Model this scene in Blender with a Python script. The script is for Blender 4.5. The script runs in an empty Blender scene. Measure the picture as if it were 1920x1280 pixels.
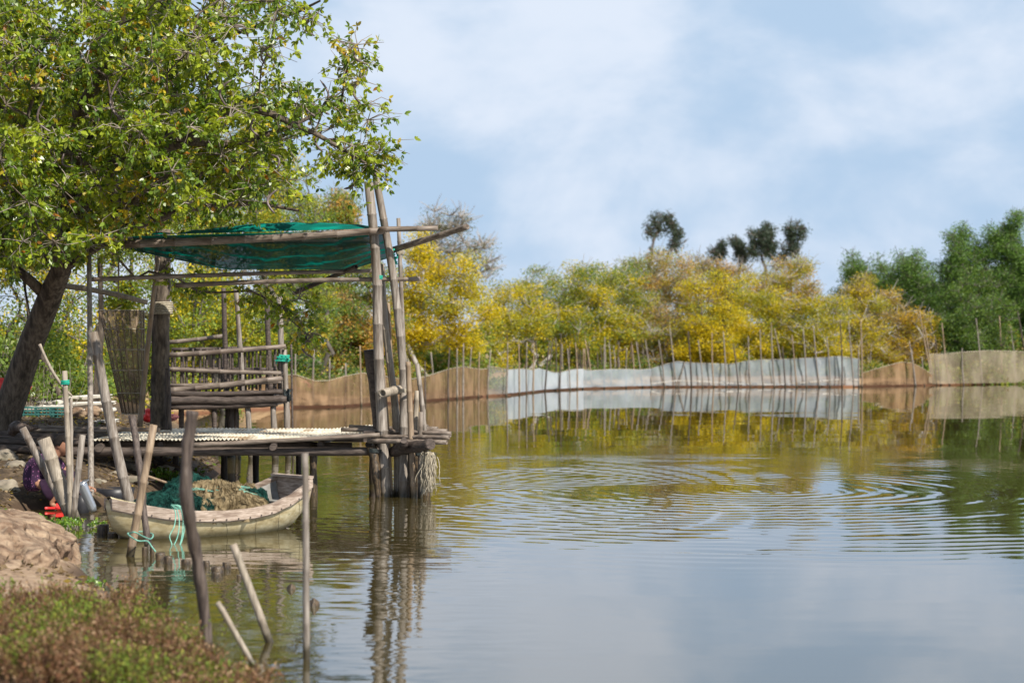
import bpy, math, random
import numpy as np
from mathutils import Vector, noise
random.seed(7); RNG = np.random.default_rng(7)
R = math.radians
S = bpy.context.scene
COL = S.collection

# ------------------------------------------------------------------ camera, sky, sun, exposure
F = 4000.0            # focal length in pixels of the 1920 px wide photograph
HC = 2.0              # camera height above the water; horizon at mid height (y = 640)
cam = bpy.data.cameras.new('camera'); co = bpy.data.objects.new('camera', cam); COL.objects.link(co)
co.location = (0, 0, HC); co.rotation_euler = (R(90), 0, 0)
cam.sensor_width = 36; cam.lens = 75; cam.clip_start = 0.1; cam.clip_end = 3000
cam.dof.use_dof = True; cam.dof.focus_distance = 26.5; cam.dof.aperture_fstop = 2.2
S.camera = co
S.render.resolution_x = 1024; S.render.resolution_y = 682
SUN_EL = 43; SUN_AZ = 136       # azimuth clockwise from +Y (view direction): sun stands right of and behind the camera
w = bpy.data.worlds.new('World'); S.world = w; w.use_nodes = True
S.view_settings.view_transform = 'Standard'; S.view_settings.look = 'None'
S.view_settings.exposure = 0.62; S.view_settings.gamma = 1

class NT:
    """tiny helper for node trees"""
    def __init__(s, tree): s.t = tree; s.n = tree.nodes; s.l = tree.links
    def new(s, ty, **kw):
        n = s.n.new(ty)
        for k, v in kw.items(): setattr(n, k, v)
        return n
    def put(s, sock, v):
        if isinstance(v, bpy.types.NodeSocket): s.l.new(v, sock)
        elif v is not None: sock.default_value = v
    def math(s, op, a, b=None, c=None, clamp=False):
        n = s.new('ShaderNodeMath', operation=op, use_clamp=clamp)
        s.put(n.inputs[0], a)
        if b is not None: s.put(n.inputs[1], b)
        if c is not None: s.put(n.inputs[2], c)
        return n.outputs[0]
    def vmath(s, op, a, b=None):
        n = s.new('ShaderNodeVectorMath', operation=op)
        s.put(n.inputs[0], a)
        if b is not None: s.put(n.inputs['Scale' if op == 'SCALE' else 1], b)
        return n.outputs['Value' if op in ('LENGTH', 'DISTANCE', 'DOT_PRODUCT') else 'Vector']
    def mix(s, f, a, b, blend='MIX'):
        n = s.new('ShaderNodeMix', data_type='RGBA', blend_type=blend)
        s.put(n.inputs['Factor'], f); s.put(n.inputs[6], a); s.put(n.inputs[7], b)
        return n.outputs[2]
    def ramp(s, f, stops):
        n = s.new('ShaderNodeValToRGB'); e = n.color_ramp.elements
        while len(e) < len(stops): e.new(0.5)
        for q, (p, c) in zip(e, stops):
            q.position = p; q.color = c if len(c) == 4 else (*c, 1)
        s.put(n.inputs[0], f); return n.outputs[0]
    def smooth(s, v, a, b):
        n = s.new('ShaderNodeMapRange', interpolation_type='SMOOTHSTEP')
        s.put(n.inputs[0], v); n.inputs[1].default_value = a; n.inputs[2].default_value = b
        return n.outputs[0]
    def noise(s, vec, scale, detail=4, rough=0.55, dist=0.0, col=False):
        n = s.new('ShaderNodeTexNoise'); s.put(n.inputs['Vector'], vec)
        n.inputs['Scale'].default_value = scale; n.inputs['Detail'].default_value = detail
        n.inputs['Roughness'].default_value = rough; n.inputs['Distortion'].default_value = dist
        return n.outputs['Color' if col else 0]

T = NT(w.node_tree)
for n in list(T.n): T.n.remove(n)
sky = T.new('ShaderNodeTexSky', sky_type='NISHITA'); sky.sun_disc = False
sky.sun_elevation = R(SUN_EL); sky.sun_rotation = R(SUN_AZ)
sky.air_density = 1.0; sky.dust_density = 0.6; sky.ozone_density = 2.0
tc = T.new('ShaderNodeTexCoord')
dv = T.vmath('MULTIPLY', tc.outputs['Generated'], (1.0, 1.0, 1.7))
c1 = T.noise(T.vmath('ADD', dv, (3.1, 0.4, 1.9)), 5.5, 6, 0.52, 0.35)
c2 = T.noise(T.vmath('ADD', dv, (1.3, 5.0, 0.3)), 15.0, 5, 0.55, 0.2)
sepd = T.new('ShaderNodeSeparateXYZ'); T.l.new(tc.outputs['Generated'], sepd.inputs[0])
ccomb = T.math('ADD', T.math('MULTIPLY', c1, 0.72), T.math('MULTIPLY', c2, 0.28))
cm = T.smooth(ccomb, 0.41, 0.61)
base = T.mix(1.0, sky.outputs[0], (0.84, 0.88, 1.02, 1), 'MULTIPLY')
skyc = T.mix(T.smooth(sepd.outputs[2], 0.12, 0.9), (3.95, 5.3, 7.0, 1), base)
skyc = T.mix(T.math('MULTIPLY', cm, 0.80), skyc, (6.9, 7.45, 8.4, 1))
bg = T.new('ShaderNodeBackground'); T.put(bg.inputs[0], skyc); bg.inputs[1].default_value = 0.078
wo = T.new('ShaderNodeOutputWorld'); T.l.new(bg.outputs[0], wo.inputs[0])
sl = bpy.data.lights.new('sun', 'SUN'); so = bpy.data.objects.new('sun', sl); COL.objects.link(so)
sl.energy = 5.0; sl.angle = R(0.55); sl.color = (1.0, 0.94, 0.84)
sdir = Vector((math.sin(R(SUN_AZ)) * math.cos(R(SUN_EL)), math.cos(R(SUN_AZ)) * math.cos(R(SUN_EL)), math.sin(R(SUN_EL))))
so.rotation_euler = sdir.to_track_quat('Z', 'Y').to_euler()
so.location = (10, -10, 20)

# ------------------------------------------------------------------ helpers
def P(px, py, D): return Vector(((px - 960) / F * D, D, HC - (py - 640) / F * D))
def DW(py): return F * HC / (py - 640)                    # distance of a point on the water
def WP(px, py): return P(px, py, DW(py))
ORG = {}
def tag(o, label=None, cat=None, group=None, kind=None):
    if label: o['label'] = label
    if cat: o['category'] = cat
    if group: o['group'] = group
    if kind: o['kind'] = kind
    return o
def empty(name, loc, label=None, cat=None, group=None):
    o = bpy.data.objects.new(name, None); COL.objects.link(o); o.location = loc
    o.empty_display_size = 0.1
    ORG[o.name] = Vector(loc); return tag(o, label, cat, group)
def link(name, me, parent, origin):
    o = bpy.data.objects.new(name, me); COL.objects.link(o)
    if parent is not None:
        o.parent = parent; ORG[o.name] = Vector(origin)
    else:
        o.location = origin; ORG[o.name] = Vector(origin)
    return o
def fast(name, V, Fc, mat, parent=None, origin=None, cols=None, smooth=False):
    """V: Nx3, Fc: list of MxK index arrays, one shape size each"""
    V = np.asarray(V, dtype=np.float32)
    if origin is None: origin = ORG[parent.name] if parent is not None else Vector((0, 0, 0))
    if not isinstance(Fc, list): Fc = [Fc]
    me = bpy.data.meshes.new(name)
    me.vertices.add(len(V)); me.vertices.foreach_set('co', (V - np.array(origin, dtype=np.float32)).ravel())
    loops = np.concatenate([f.ravel() for f in Fc]).astype(np.int32)
    tot = np.concatenate([np.full(len(f), f.shape[1]) for f in Fc]).astype(np.int32)
    st = np.concatenate([[0], np.cumsum(tot)[:-1]]).astype(np.int32)
    me.loops.add(len(loops)); me.loops.foreach_set('vertex_index', loops)
    me.polygons.add(len(tot)); me.polygons.foreach_set('loop_start', st); me.polygons.foreach_set('loop_total', tot)
    if smooth: me.polygons.foreach_set('use_smooth', np.ones(len(tot), dtype=bool))
    me.update(calc_edges=True)
    if cols is not None:
        a = me.color_attributes.new('col', 'FLOAT_COLOR', 'POINT')
        c = np.ones((len(V), 4), dtype=np.float32); c[:, :3] = cols; a.data.foreach_set('color', c.ravel())
    me.materials.append(mat)
    return link(name, me, parent, origin)

def smooth_path(P3, sub=6):
    P3 = [Vector(p) for p in P3]; out = []
    for i in range(len(P3) - 1):
        p0 = P3[max(i - 1, 0)]; p1 = P3[i]; p2 = P3[i + 1]; p3 = P3[min(i + 2, len(P3) - 1)]
        for k in range(sub):
            t_ = k / sub
            out.append(0.5 * ((2 * p1) + (p2 - p0) * t_ + (2 * p0 - 5 * p1 + 4 * p2 - p3) * t_ ** 2 + (3 * p1 - p0 - 3 * p2 + p3) * t_ ** 3))
    out.append(P3[-1]); return out
class MB:
    def __init__(s): s.v = []; s.f = []; s.flat = set()
    def ring_tube(s, pts, rad, n=8, cap=True, sq=None, phase=0.0, hollow=0):
        """tube along pts with radii; hollow>0: open rim at the far end with that depth"""
        pts = [Vector(p) for p in pts]; m = len(pts)
        t0 = (pts[1] - pts[0]).normalized()
        up = Vector((0, 0, 1)) if abs(t0.z) < 0.9 else Vector((1, 0, 0))
        a = t0.cross(up).normalized(); rings = []
        for i, p in enumerate(pts):
            t = (pts[min(i + 1, m - 1)] - pts[max(i - 1, 0)])
            if t.length < 1e-9: t = t0
            t.normalize(); a = (a - t * a.dot(t))
            if a.length < 1e-6: a = t.orthogonal()
            a.normalize(); b = t.cross(a)
            r = rad[i] if hasattr(rad, '__len__') else rad
            b0 = len(s.v)
            for k in range(n):
                th = 2 * math.pi * k / n + phase
                q = p + a * (math.cos(th) * r) + b * (math.sin(th) * r)
                s.v.append(tuple(q))
            rings.append(b0)
        for i in range(m - 1):
            for k in range(n):
                s.f.append((rings[i] + k, rings[i] + (k + 1) % n, rings[i + 1] + (k + 1) % n, rings[i + 1] + k))
        if hollow:
            e = rings[-1]; dirv = (pts[-1] - pts[-2]).normalized(); prev = e
            for (sc, dd) in ((0.72, 0.0), (0.68, -hollow)):
                b0 = len(s.v)
                for k in range(n):
                    q = pts[-1] + (Vector(s.v[e + k]) - pts[-1]) * sc + dirv * dd
                    s.v.append(tuple(q))
                for k in range(n):
                    s.f.append((prev + k, prev + (k + 1) % n, b0 + (k + 1) % n, b0 + k))
                prev = b0
            s.f.append(tuple(prev + k for k in range(n)))
            s.f.append(tuple(rings[0] + k for k in reversed(range(n))))
        elif cap:
            s.f.append(tuple(rings[0] + k for k in reversed(range(n))))
            s.f.append(tuple(rings[-1] + k for k in range(n)))
        return s
    def box(s, c, sz, ax=None):
        c = Vector(c); h = Vector(sz) / 2
        X, Y, Z = ax if ax else (Vector((1, 0, 0)), Vector((0, 1, 0)), Vector((0, 0, 1)))
        b = len(s.v)
        for i in (-1, 1):
            for j in (-1, 1):
                for k in (-1, 1):
                    s.v.append(tuple(c + X * (i * h.x) + Y * (j * h.y) + Z * (k * h.z)))
        for f in ((0, 1, 3, 2), (4, 6, 7, 5), (0, 4, 5, 1), (2, 3, 7, 6), (0, 2, 6, 4), (1, 5, 7, 3)):
            s.f.append(tuple(b + q for q in f))
        return s
    def grid(s, fn, nu, nv):
        b = len(s.v)
        for i in range(nu + 1):
            for j in range(nv + 1): s.v.append(tuple(fn(i / nu, j / nv)))
        for i in range(nu):
            for j in range(nv):
                q = b + i * (nv + 1) + j
                s.f.append((q, q + nv + 1, q + nv + 2, q + 1))
        return s
    def build(s, name, mat, parent=None, origin=None, smooth=True):
        if origin is None: origin = ORG[parent.name] if parent is not None else Vector((0, 0, 0))
        o3 = Vector(origin)
        me = bpy.data.meshes.new(name)
        me.from_pydata([tuple(Vector(v) - o3) for v in s.v], [], s.f)
        if smooth:
            me.polygons.foreach_set('use_smooth', [len(f.vertices) <= 4 for f in me.polygons])
        me.update(); me.materials.append(mat)
        return link(name, me, parent, origin)

# ------------------------------------------------------------------ materials
MAT = {}
def principled(name):
    m = bpy.data.materials.new(name); m.use_nodes = True
    t = NT(m.node_tree); b = t.n['Principled BSDF']; MAT[name] = m
    return m, t, b
def mat(name, c1, c2=None, scale=6.0, rough=0.8, stretch=(1, 1, 1), bump=0.0, c3=None, spec=0.3, det=5, lo=0.35, hi=0.65, bscale=None):
    m, t, b = principled(name)
    tc = t.new('ShaderNodeTexCoord')
    v = t.vmath('MULTIPLY', tc.outputs['Object'], stretch)
    if c2:
        n = t.noise(v, scale, det)
        c = t.ramp(n, [(lo, c1), (hi, c2)])
        if c3:
            n2 = t.noise(v, scale * 0.31, 4)
            c = t.mix(t.smooth(n2, 0.5, 0.68), c, (*c3, 1))
        t.put(b.inputs['Base Color'], c)
    else: b.inputs['Base Color'].default_value = (*c1, 1)
    if bump:
        bn = t.new('ShaderNodeBump'); bn.inputs['Distance'].default_value = bump; bn.inputs['Strength'].default_value = 0.8
        t.put(bn.inputs['Height'], t.noise(v, bscale or scale * 2.2, 6)); t.put(b.inputs['Normal'], bn.outputs[0])
    b.inputs['Roughness'].default_value = rough; b.inputs['Specular IOR Level'].default_value = spec
    return m
mat('bamboo', (0.11, 0.088, 0.070), (0.27, 0.235, 0.20), 9, 0.5, (6, 6, 0.6), 0.002, c3=(0.13, 0.10, 0.075), spec=0.45)
mat('bamboo_pale', (0.17, 0.14, 0.105), (0.34, 0.29, 0.225), 9, 0.5, (6, 6, 0.7), 0.002, c3=(0.27, 0.22, 0.17), spec=0.4)
mat('bamboo_tan', (0.145, 0.10, 0.065), (0.28, 0.205, 0.135), 9, 0.5, (6, 6, 0.7), 0.002, c3=(0.22, 0.15, 0.09), spec=0.4)
mat('bamboo_flat', (0.095, 0.073, 0.056), (0.22, 0.175, 0.14), 8, 0.55, (0.7, 5, 5), 0.002, c3=(0.11, 0.08, 0.06), spec=0.4)
mat('log', (0.035, 0.026, 0.021), (0.105, 0.08, 0.066), 10, 0.8, (0.7, 5, 5), 0.006, c3=(0.04, 0.03, 0.025))
mat('driftwood', (0.036, 0.026, 0.022), (0.115, 0.088, 0.072), 12, 0.75, (4, 4, 0.35), 0.008, c3=(0.05, 0.036, 0.027))
WETMATS = ('bamboo', 'bamboo_pale', 'bamboo_tan', 'driftwood', 'log')
mat('wet_wood', (0.012, 0.008, 0.005), (0.10, 0.066, 0.034), 18, 0.45, (3, 3, 1), 0.006, spec=0.5)
for k_ in WETMATS:       # mud and algae left by the water on everything that stands in it
    tt = NT(MAT[k_].node_tree); bb_ = tt.n['Principled BSDF']; g_ = tt.new('ShaderNodeNewGeometry'); s_ = tt.new('ShaderNodeSeparateXYZ'); tt.l.new(g_.outputs['Position'], s_.inputs[0])
    zz = tt.math('ADD', s_.outputs[2], tt.math('MULTIPLY', tt.noise(g_.outputs['Position'], 11, 4), 0.16))
    old = bb_.inputs['Base Color'].links[0].from_socket
    f_ = tt.smooth(zz, 0.10, 0.24)
    tt.put(bb_.inputs['Base Color'], tt.mix(f_, (0.040, 0.032, 0.018, 1), old)); tt.put(bb_.inputs['Roughness'], tt.math('ADD', tt.math('MULTIPLY', f_, 0.25), 0.35))
mat('bark', (0.06, 0.045, 0.034), (0.15, 0.12, 0.09), 9, 0.9, (3, 3, 0.9), 0.012, c3=(0.035, 0.027, 0.02))
mat('twig', (0.16, 0.13, 0.10), (0.30, 0.26, 0.22), 3, 0.85)
mat('far_bark', (0.24, 0.22, 0.20), (0.40, 0.37, 0.34), 1.5, 0.9)
mat('far_bark_dark', (0.07, 0.06, 0.05), (0.16, 0.14, 0.12), 1.5, 0.9)
mat('pod', (0.05, 0.035, 0.035), (0.17, 0.13, 0.12), 14, 0.45, spec=0.5)
mat('tin', (0.42, 0.37, 0.28), (0.66, 0.61, 0.50), 5, 0.8, (2.5, 0.8, 1), 0, c3=(0.24, 0.17, 0.10), spec=0.15)
mat('hull', (0.30, 0.25, 0.15), (0.50, 0.44, 0.30), 3.0, 0.6, (1, 1, 2.2), 0.004, c3=(0.20, 0.15, 0.08), bscale=25)
mat('gunwale', (0.22, 0.165, 0.125), (0.42, 0.34, 0.28), 8, 0.75, (1.2, 1.2, 9), 0.005, c3=(0.17, 0.12, 0.09))
mat('boat_inside', (0.16, 0.15, 0.13), (0.27, 0.26, 0.24), 7, 0.7)
mat('rock', (0.14, 0.115, 0.09), (0.29, 0.25, 0.19), 4, 0.85, (1, 1, 1), 0.03, c3=(0.09, 0.08, 0.055))
mat('sandstone', (0.15, 0.09, 0.055), (0.37, 0.27, 0.18), 5.5, 0.95, (1, 1.2, 2.6), 0.06, c3=(0.13, 0.08, 0.05), det=9, bscale=9)
mat('rope_green', (0.10, 0.28, 0.22), (0.20, 0.42, 0.33), 30, 0.7)
mat('rope_pale', (0.26, 0.22, 0.16), (0.44, 0.39, 0.30), 40, 0.8)
mat('rope_teal', (0.0, 0.24, 0.17), (0.03, 0.40, 0.28), 30, 0.6)
mat('black_cord', (0.015, 0.02, 0.02), (0.04, 0.05, 0.05), 20, 0.7)
mat('skin', (0.24, 0.115, 0.07), (0.30, 0.15, 0.09), 6, 0.5)
mat('hair', (0.008, 0.007, 0.007), (0.02, 0.017, 0.015), 30, 0.85, spec=0.08)
mat('red_plastic', (0.62, 0.02, 0.02), (0.72, 0.035, 0.03), 8, 0.4, spec=0.5)
mat('steel', (0.55, 0.57, 0.6), rough=0.3); MAT['steel'].node_tree.nodes['Principled BSDF'].inputs['Metallic'].default_value = 0.85
mat('black_plastic', (0.015, 0.015, 0.018), (0.03, 0.03, 0.034), 5, 0.4)
mat('slab', (0.50, 0.47, 0.40), (0.70, 0.67, 0.60), 3, 0.8, bump=0.01, c3=(0.36, 0.32, 0.26))
mat('crate_teal', (0.02, 0.09, 0.085), (0.05, 0.16, 0.14), 5, 0.5)
mat('red_cloth', (0.55, 0.03, 0.03), (0.70, 0.08, 0.06), 6, 0.8)
mat('pink_cloth', (0.55, 0.16, 0.16), (0.65, 0.25, 0.22), 6, 0.8)
mat('brown_board', (0.16, 0.12, 0.08), (0.30, 0.24, 0.17), 5, 0.8, (1, 1, 3))
mat('shell', (0.5, 0.45, 0.38), (0.62, 0.58, 0.5), 9, 0.6)
tt = NT(MAT['sandstone'].node_tree); bb_ = tt.n['Principled BSDF']; tc_ = tt.new('ShaderNodeTexCoord'); oo = tc_.outputs['Object']
wv_ = tt.vmath('ADD', tt.vmath('MULTIPLY', oo, (1, 0.7, 2)), tt.vmath('SCALE', tt.noise(oo, 3, 4, 0.6, 0, True), 0.5))
vo_ = tt.new('ShaderNodeTexVoronoi', feature='DISTANCE_TO_EDGE'); tt.put(vo_.inputs['Vector'], wv_); vo_.inputs['Scale'].default_value = 1.5
ck = tt.math('SUBTRACT', 1.0, tt.smooth(vo_.outputs[0], 0.0, 0.035)); ck = tt.math('MULTIPLY', ck, tt.smooth(tt.noise(oo, 1.5, 3), 0.42, 0.58))
pit = tt.smooth(tt.noise(oo, 22, 6, 0.7), 0.58, 0.72)
old = bb_.inputs['Base Color'].links[0].from_socket
tt.put(bb_.inputs['Base Color'], tt.mix(tt.math('MAXIMUM', tt.math('MULTIPLY', ck, 0.45), tt.math('MULTIPLY', pit, 0.4)), old, (0.06, 0.038, 0.024, 1)))
bn_ = tt.new('ShaderNodeBump'); bn_.inputs['Distance'].default_value = 0.05; tt.put(bn_.inputs['Height'], tt.math('SUBTRACT', tt.noise(oo, 9, 9, 0.65), tt.math('ADD', tt.math('MULTIPLY', ck, 0.3), tt.math('MULTIPLY', pit, 0.2)))); tt.put(bb_.inputs['Normal'], bn_.outputs[0])
# floral blouse
m, t, b = principled('blouse')
tcn = t.new('ShaderNodeTexCoord'); vo = t.new('ShaderNodeTexVoronoi'); t.put(vo.inputs['Vector'], tcn.outputs['Object']); vo.inputs['Scale'].default_value = 38
f1 = t.math('LESS_THAN', vo.outputs['Distance'], 0.34)
sel = t.math('GREATER_THAN', t.noise(tcn.outputs['Object'], 25, 2), 0.50)
c = t.mix(t.math('MULTIPLY', f1, sel), (0.030, 0.007, 0.034, 1), (0.24, 0.08, 0.19, 1))
t.put(b.inputs['Base Color'], c); b.inputs['Roughness'].default_value = 0.9
# leaves: the colour of each leaf is stored per leaf
def leafmat(name, trans=0.4, gloss=0.35, rough=0.4):
    m, t, b = principled(name)
    at = t.new('ShaderNodeAttribute', attribute_name='col')
    t.put(b.inputs['Base Color'], at.outputs['Color']); b.inputs['Roughness'].default_value = rough
    b.inputs['Specular IOR Level'].default_value = gloss
    tr = t.new('ShaderNodeBsdfTranslucent'); t.put(tr.inputs[0], t.mix(1.0, at.outputs['Color'], (1.15, 1.1, 0.55, 1), 'MULTIPLY'))
    mx = t.new('ShaderNodeMixShader'); mx.inputs[0].default_value = trans
    t.l.new(b.outputs[0], mx.inputs[1]); t.l.new(tr.outputs[0], mx.inputs[2])
    t.l.new(mx.outputs[0], t.n['Material Output'].inputs[0]); return m
leafmat('leaf', 0.5, 0.75, 0.36); leafmat('low_leaf', 0.4, 0.12, 0.7); leafmat('far_leaf', 0.48, 0.35, 0.45)
# nets: threads too fine to model, so part of the light goes through
def netmat(name, c, c2, opac, scale=3, lines=None, rough=0.8, sheer=0.0, st=(1, 1, 1)):
    m, t, b = principled(name)
    tc = t.new('ShaderNodeTexCoord')
    n = t.noise(t.vmath('MULTIPLY', tc.outputs['Object'], st), scale, 6, 0.62)
    cc = t.ramp(n, [(0.35, c), (0.65, c2)])
    op = t.math('ADD', t.math('MULTIPLY', n, sheer), opac - sheer * 0.5)
    if lines:
        at = t.new('ShaderNodeAttribute', attribute_name='fold')
        cc = t.mix(at.outputs['Fac'], cc, (*lines, 1)); op = t.math('ADD', op, t.math('MULTIPLY', at.outputs['Fac'], 0.4), clamp=True)
    t.put(b.inputs['Base Color'], cc); b.inputs['Roughness'].default_value = rough; b.inputs['Specular IOR Level'].default_value = 0.15
    tl = t.new('ShaderNodeBsdfTranslucent'); t.put(tl.inputs[0], cc)
    m1 = t.new('ShaderNodeMixShader'); m1.inputs[0].default_value = 0.3
    t.l.new(b.outputs[0], m1.inputs[1]); t.l.new(tl.outputs[0], m1.inputs[2])
    tr = t.new('ShaderNodeBsdfTransparent'); mx = t.new('ShaderNodeMixShader')
    t.put(mx.inputs[0], op); t.l.new(tr.outputs[0], mx.inputs[1]); t.l.new(m1.outputs[0], mx.inputs[2])
    t.l.new(mx.outputs[0], t.n['Material Output'].inputs[0]); return m
netmat('net_white', (0.41, 0.46, 0.50), (0.52, 0.56, 0.60), 0.82, 1.5, sheer=0.1)
netmat('net_sheer', (0.32, 0.37, 0.41), (0.42, 0.47, 0.51), 0.64, 0.9, sheer=0.4)
netmat('net_grey', (0.24, 0.24, 0.23), (0.36, 0.36, 0.34), 0.45, 1.2, sheer=0.3)
netmat('net_brown', (0.13, 0.075, 0.04), (0.35, 0.225, 0.13), 0.76, 2.2, sheer=0.5, st=(1.3, 1.3, 0.35))
netmat('net_olive', (0.30, 0.24, 0.16), (0.50, 0.42, 0.31), 0.50, 1.2, sheer=0.6, st=(1.0, 1.0, 0.5))
netmat('net_shade', (0.0, 0.018, 0.016), (0.0, 0.045, 0.037), 0.92, 3, lines=(0.0, 0.36, 0.27), sheer=0.1)
netmat('net_green_heap', (0.003, 0.014, 0.012), (0.018, 0.095, 0.075), 0.82, 14, sheer=0.5)
netmat('net_tan_heap', (0.10, 0.07, 0.035), (0.36, 0.28, 0.16), 0.94, 14)
netmat('net_basket', (0.17, 0.12, 0.08), (0.30, 0.22, 0.15), 0.55, 6, sheer=0.3)

# ------------------------------------------------------------------ ground and water
SH = [(420, 1280), (300, 1180), (200, 1110), (150, 1070), (125, 1040), (100, 1005), (45, 980), (5, 962), (50, 955), (165, 951), (270, 936), (370, 908), (415, 885), (395, 850), (340, 805), (325, 778)]
poly = [(-1.3, 8), (-0.6, 4)] 
poly = [(80, 40), (60, -6), (10, -2), (0.2, 2), (-0.6, 4), (-1.3, 8)]
for a, b_ in SH: q = WP(a, b_); poly.append((q.x, q.y))
FS = [(560, 764), (640, 763), (720, 757), (800, 752), (900, 744), (950, 741), (1020, 733), (1090, 729), (1220, 725.5), (1450, 725), (1612, 725), (1760, 722), (1920, 719.5), (2100, 718)]
for a, b_ in FS: q = WP(a, b_); poly.append((q.x, q.y))
poly.append((75, 100))
PA = np.array(poly); PB = np.roll(PA, -1, axis=0)
def water_dist(X, Y):
    """signed distance to the shore, positive on land"""
    p = np.stack([X, Y], -1)[..., None, :]
    ab = PB - PA; ap = p - PA
    t = np.clip((ap * ab).sum(-1) / (ab * ab).sum(-1), 0, 1)
    d = np.sqrt((((ap - t[..., None] * ab)) ** 2).sum(-1)).min(-1)
    y1, y2 = PA[:, 1], PB[:, 1]; x1, x2 = PA[:, 0], PB[:, 0]
    yy = Y[..., None]; xx = X[..., None]
    cr = ((y1 > yy) != (y2 > yy)) & (xx < (x2 - x1) * (yy - y1) / (y2 - y1 + 1e-12) + x1)
    inside = (cr.sum(-1) % 2) == 1
    return np.where(inside, -d, d)
def sstep(v, a, b): t = np.clip((v - a) / (b - a), 0, 1); return t * t * (3 - 2 * t)
def ground_z(X, Y):
    X = np.asarray(X, float); Y = np.asarray(Y, float)
    d = water_dist(X, Y)
    hm = 0.22 + 0.18 * sstep(Y, 17, 22) + 0.42 * sstep(Y, 25.5, 30) + -0.12 * sstep(Y, 50, 60)
    wd = 0.9 + 1.0 * sstep(Y, 25, 31) + 1.2 * sstep(Y, 55, 65)
    h = hm * sstep(d, -0.05, 1) * 0 + hm * np.clip(d / wd, 0, 1) ** 0.7
    hm2 = np.clip((d - 4) * 0.02, 0, 1.0)
    return np.where(d > 0, h + hm2, np.maximum(d * 0.5, -1.2))
xs = np.concatenate([-np.geomspace(900, 14, 40), np.arange(-13.5, 1, 0.09), np.geomspace(1, 900, 60)])
ys = np.concatenate([-np.geomspace(300, 3, 14), np.arange(0, 11, 0.5), np.arange(11, 34, 0.11), np.arange(34, 60, 0.6), np.arange(60, 105, 0.7), np.geomspace(105, 2000, 26)])
GX, GY = np.meshgrid(xs, ys, indexing='ij')
GZ = ground_z(GX.ravel(), GY.ravel()).reshape(GX.shape)
nz = np.array([noise.fractal(Vector((x * 1.6, y * 1.6, 0)), 0.9, 2.0, 4) for x, y in zip(GX.ravel(), GY.ravel())]).reshape(GX.shape)
GZ = GZ + nz * np.where(GZ > -0.3, 0.05, 0.0)
nx, ny = GX.shape
I = np.arange(nx * ny).reshape(nx, ny)
Q = np.stack([I[:-1, :-1], I[1:, :-1], I[1:, 1:], I[:-1, 1:]], -1).reshape(-1, 4)
mg = mat('soil', (0.20, 0.12, 0.06), (0.36, 0.24, 0.13), 1.6, 0.95, bump=0.03, c3=(0.14, 0.095, 0.05), det=8, bscale=7)
tg_ = NT(mg.node_tree); gg = tg_.new('ShaderNodeNewGeometry'); sg = tg_.new('ShaderNodeSeparateXYZ'); tg_.l.new(gg.outputs['Position'], sg.inputs[0])
bs = tg_.n['Principled BSDF']; oc = bs.inputs['Base Color'].links[0].from_socket      # dark damp litter on the near bank, dry clay on the far one
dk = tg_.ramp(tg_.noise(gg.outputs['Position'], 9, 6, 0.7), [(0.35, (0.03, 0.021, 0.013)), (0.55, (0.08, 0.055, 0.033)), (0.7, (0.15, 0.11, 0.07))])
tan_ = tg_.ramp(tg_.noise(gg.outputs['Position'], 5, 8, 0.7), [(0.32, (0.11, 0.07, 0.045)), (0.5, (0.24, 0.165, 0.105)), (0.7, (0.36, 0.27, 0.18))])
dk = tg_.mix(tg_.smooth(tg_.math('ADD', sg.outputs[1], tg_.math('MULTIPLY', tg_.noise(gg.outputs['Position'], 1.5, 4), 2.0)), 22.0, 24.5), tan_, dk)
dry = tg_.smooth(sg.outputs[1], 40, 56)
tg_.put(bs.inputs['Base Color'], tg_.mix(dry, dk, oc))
wet = tg_.smooth(tg_.math('ADD', sg.outputs[2], tg_.math('MULTIPLY', tg_.noise(gg.outputs['Position'], 3, 3), 0.08)), 0.05, 0.17)
oc2 = bs.inputs['Base Color'].links[0].from_socket
tg_.put(bs.inputs['Base Color'], tg_.mix(wet, tg_.mix(dry, (0.06, 0.037, 0.022, 1), (0.16, 0.07, 0.035, 1)), oc2))
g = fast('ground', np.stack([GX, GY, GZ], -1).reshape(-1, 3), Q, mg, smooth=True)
tag(g, kind='structure')

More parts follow.
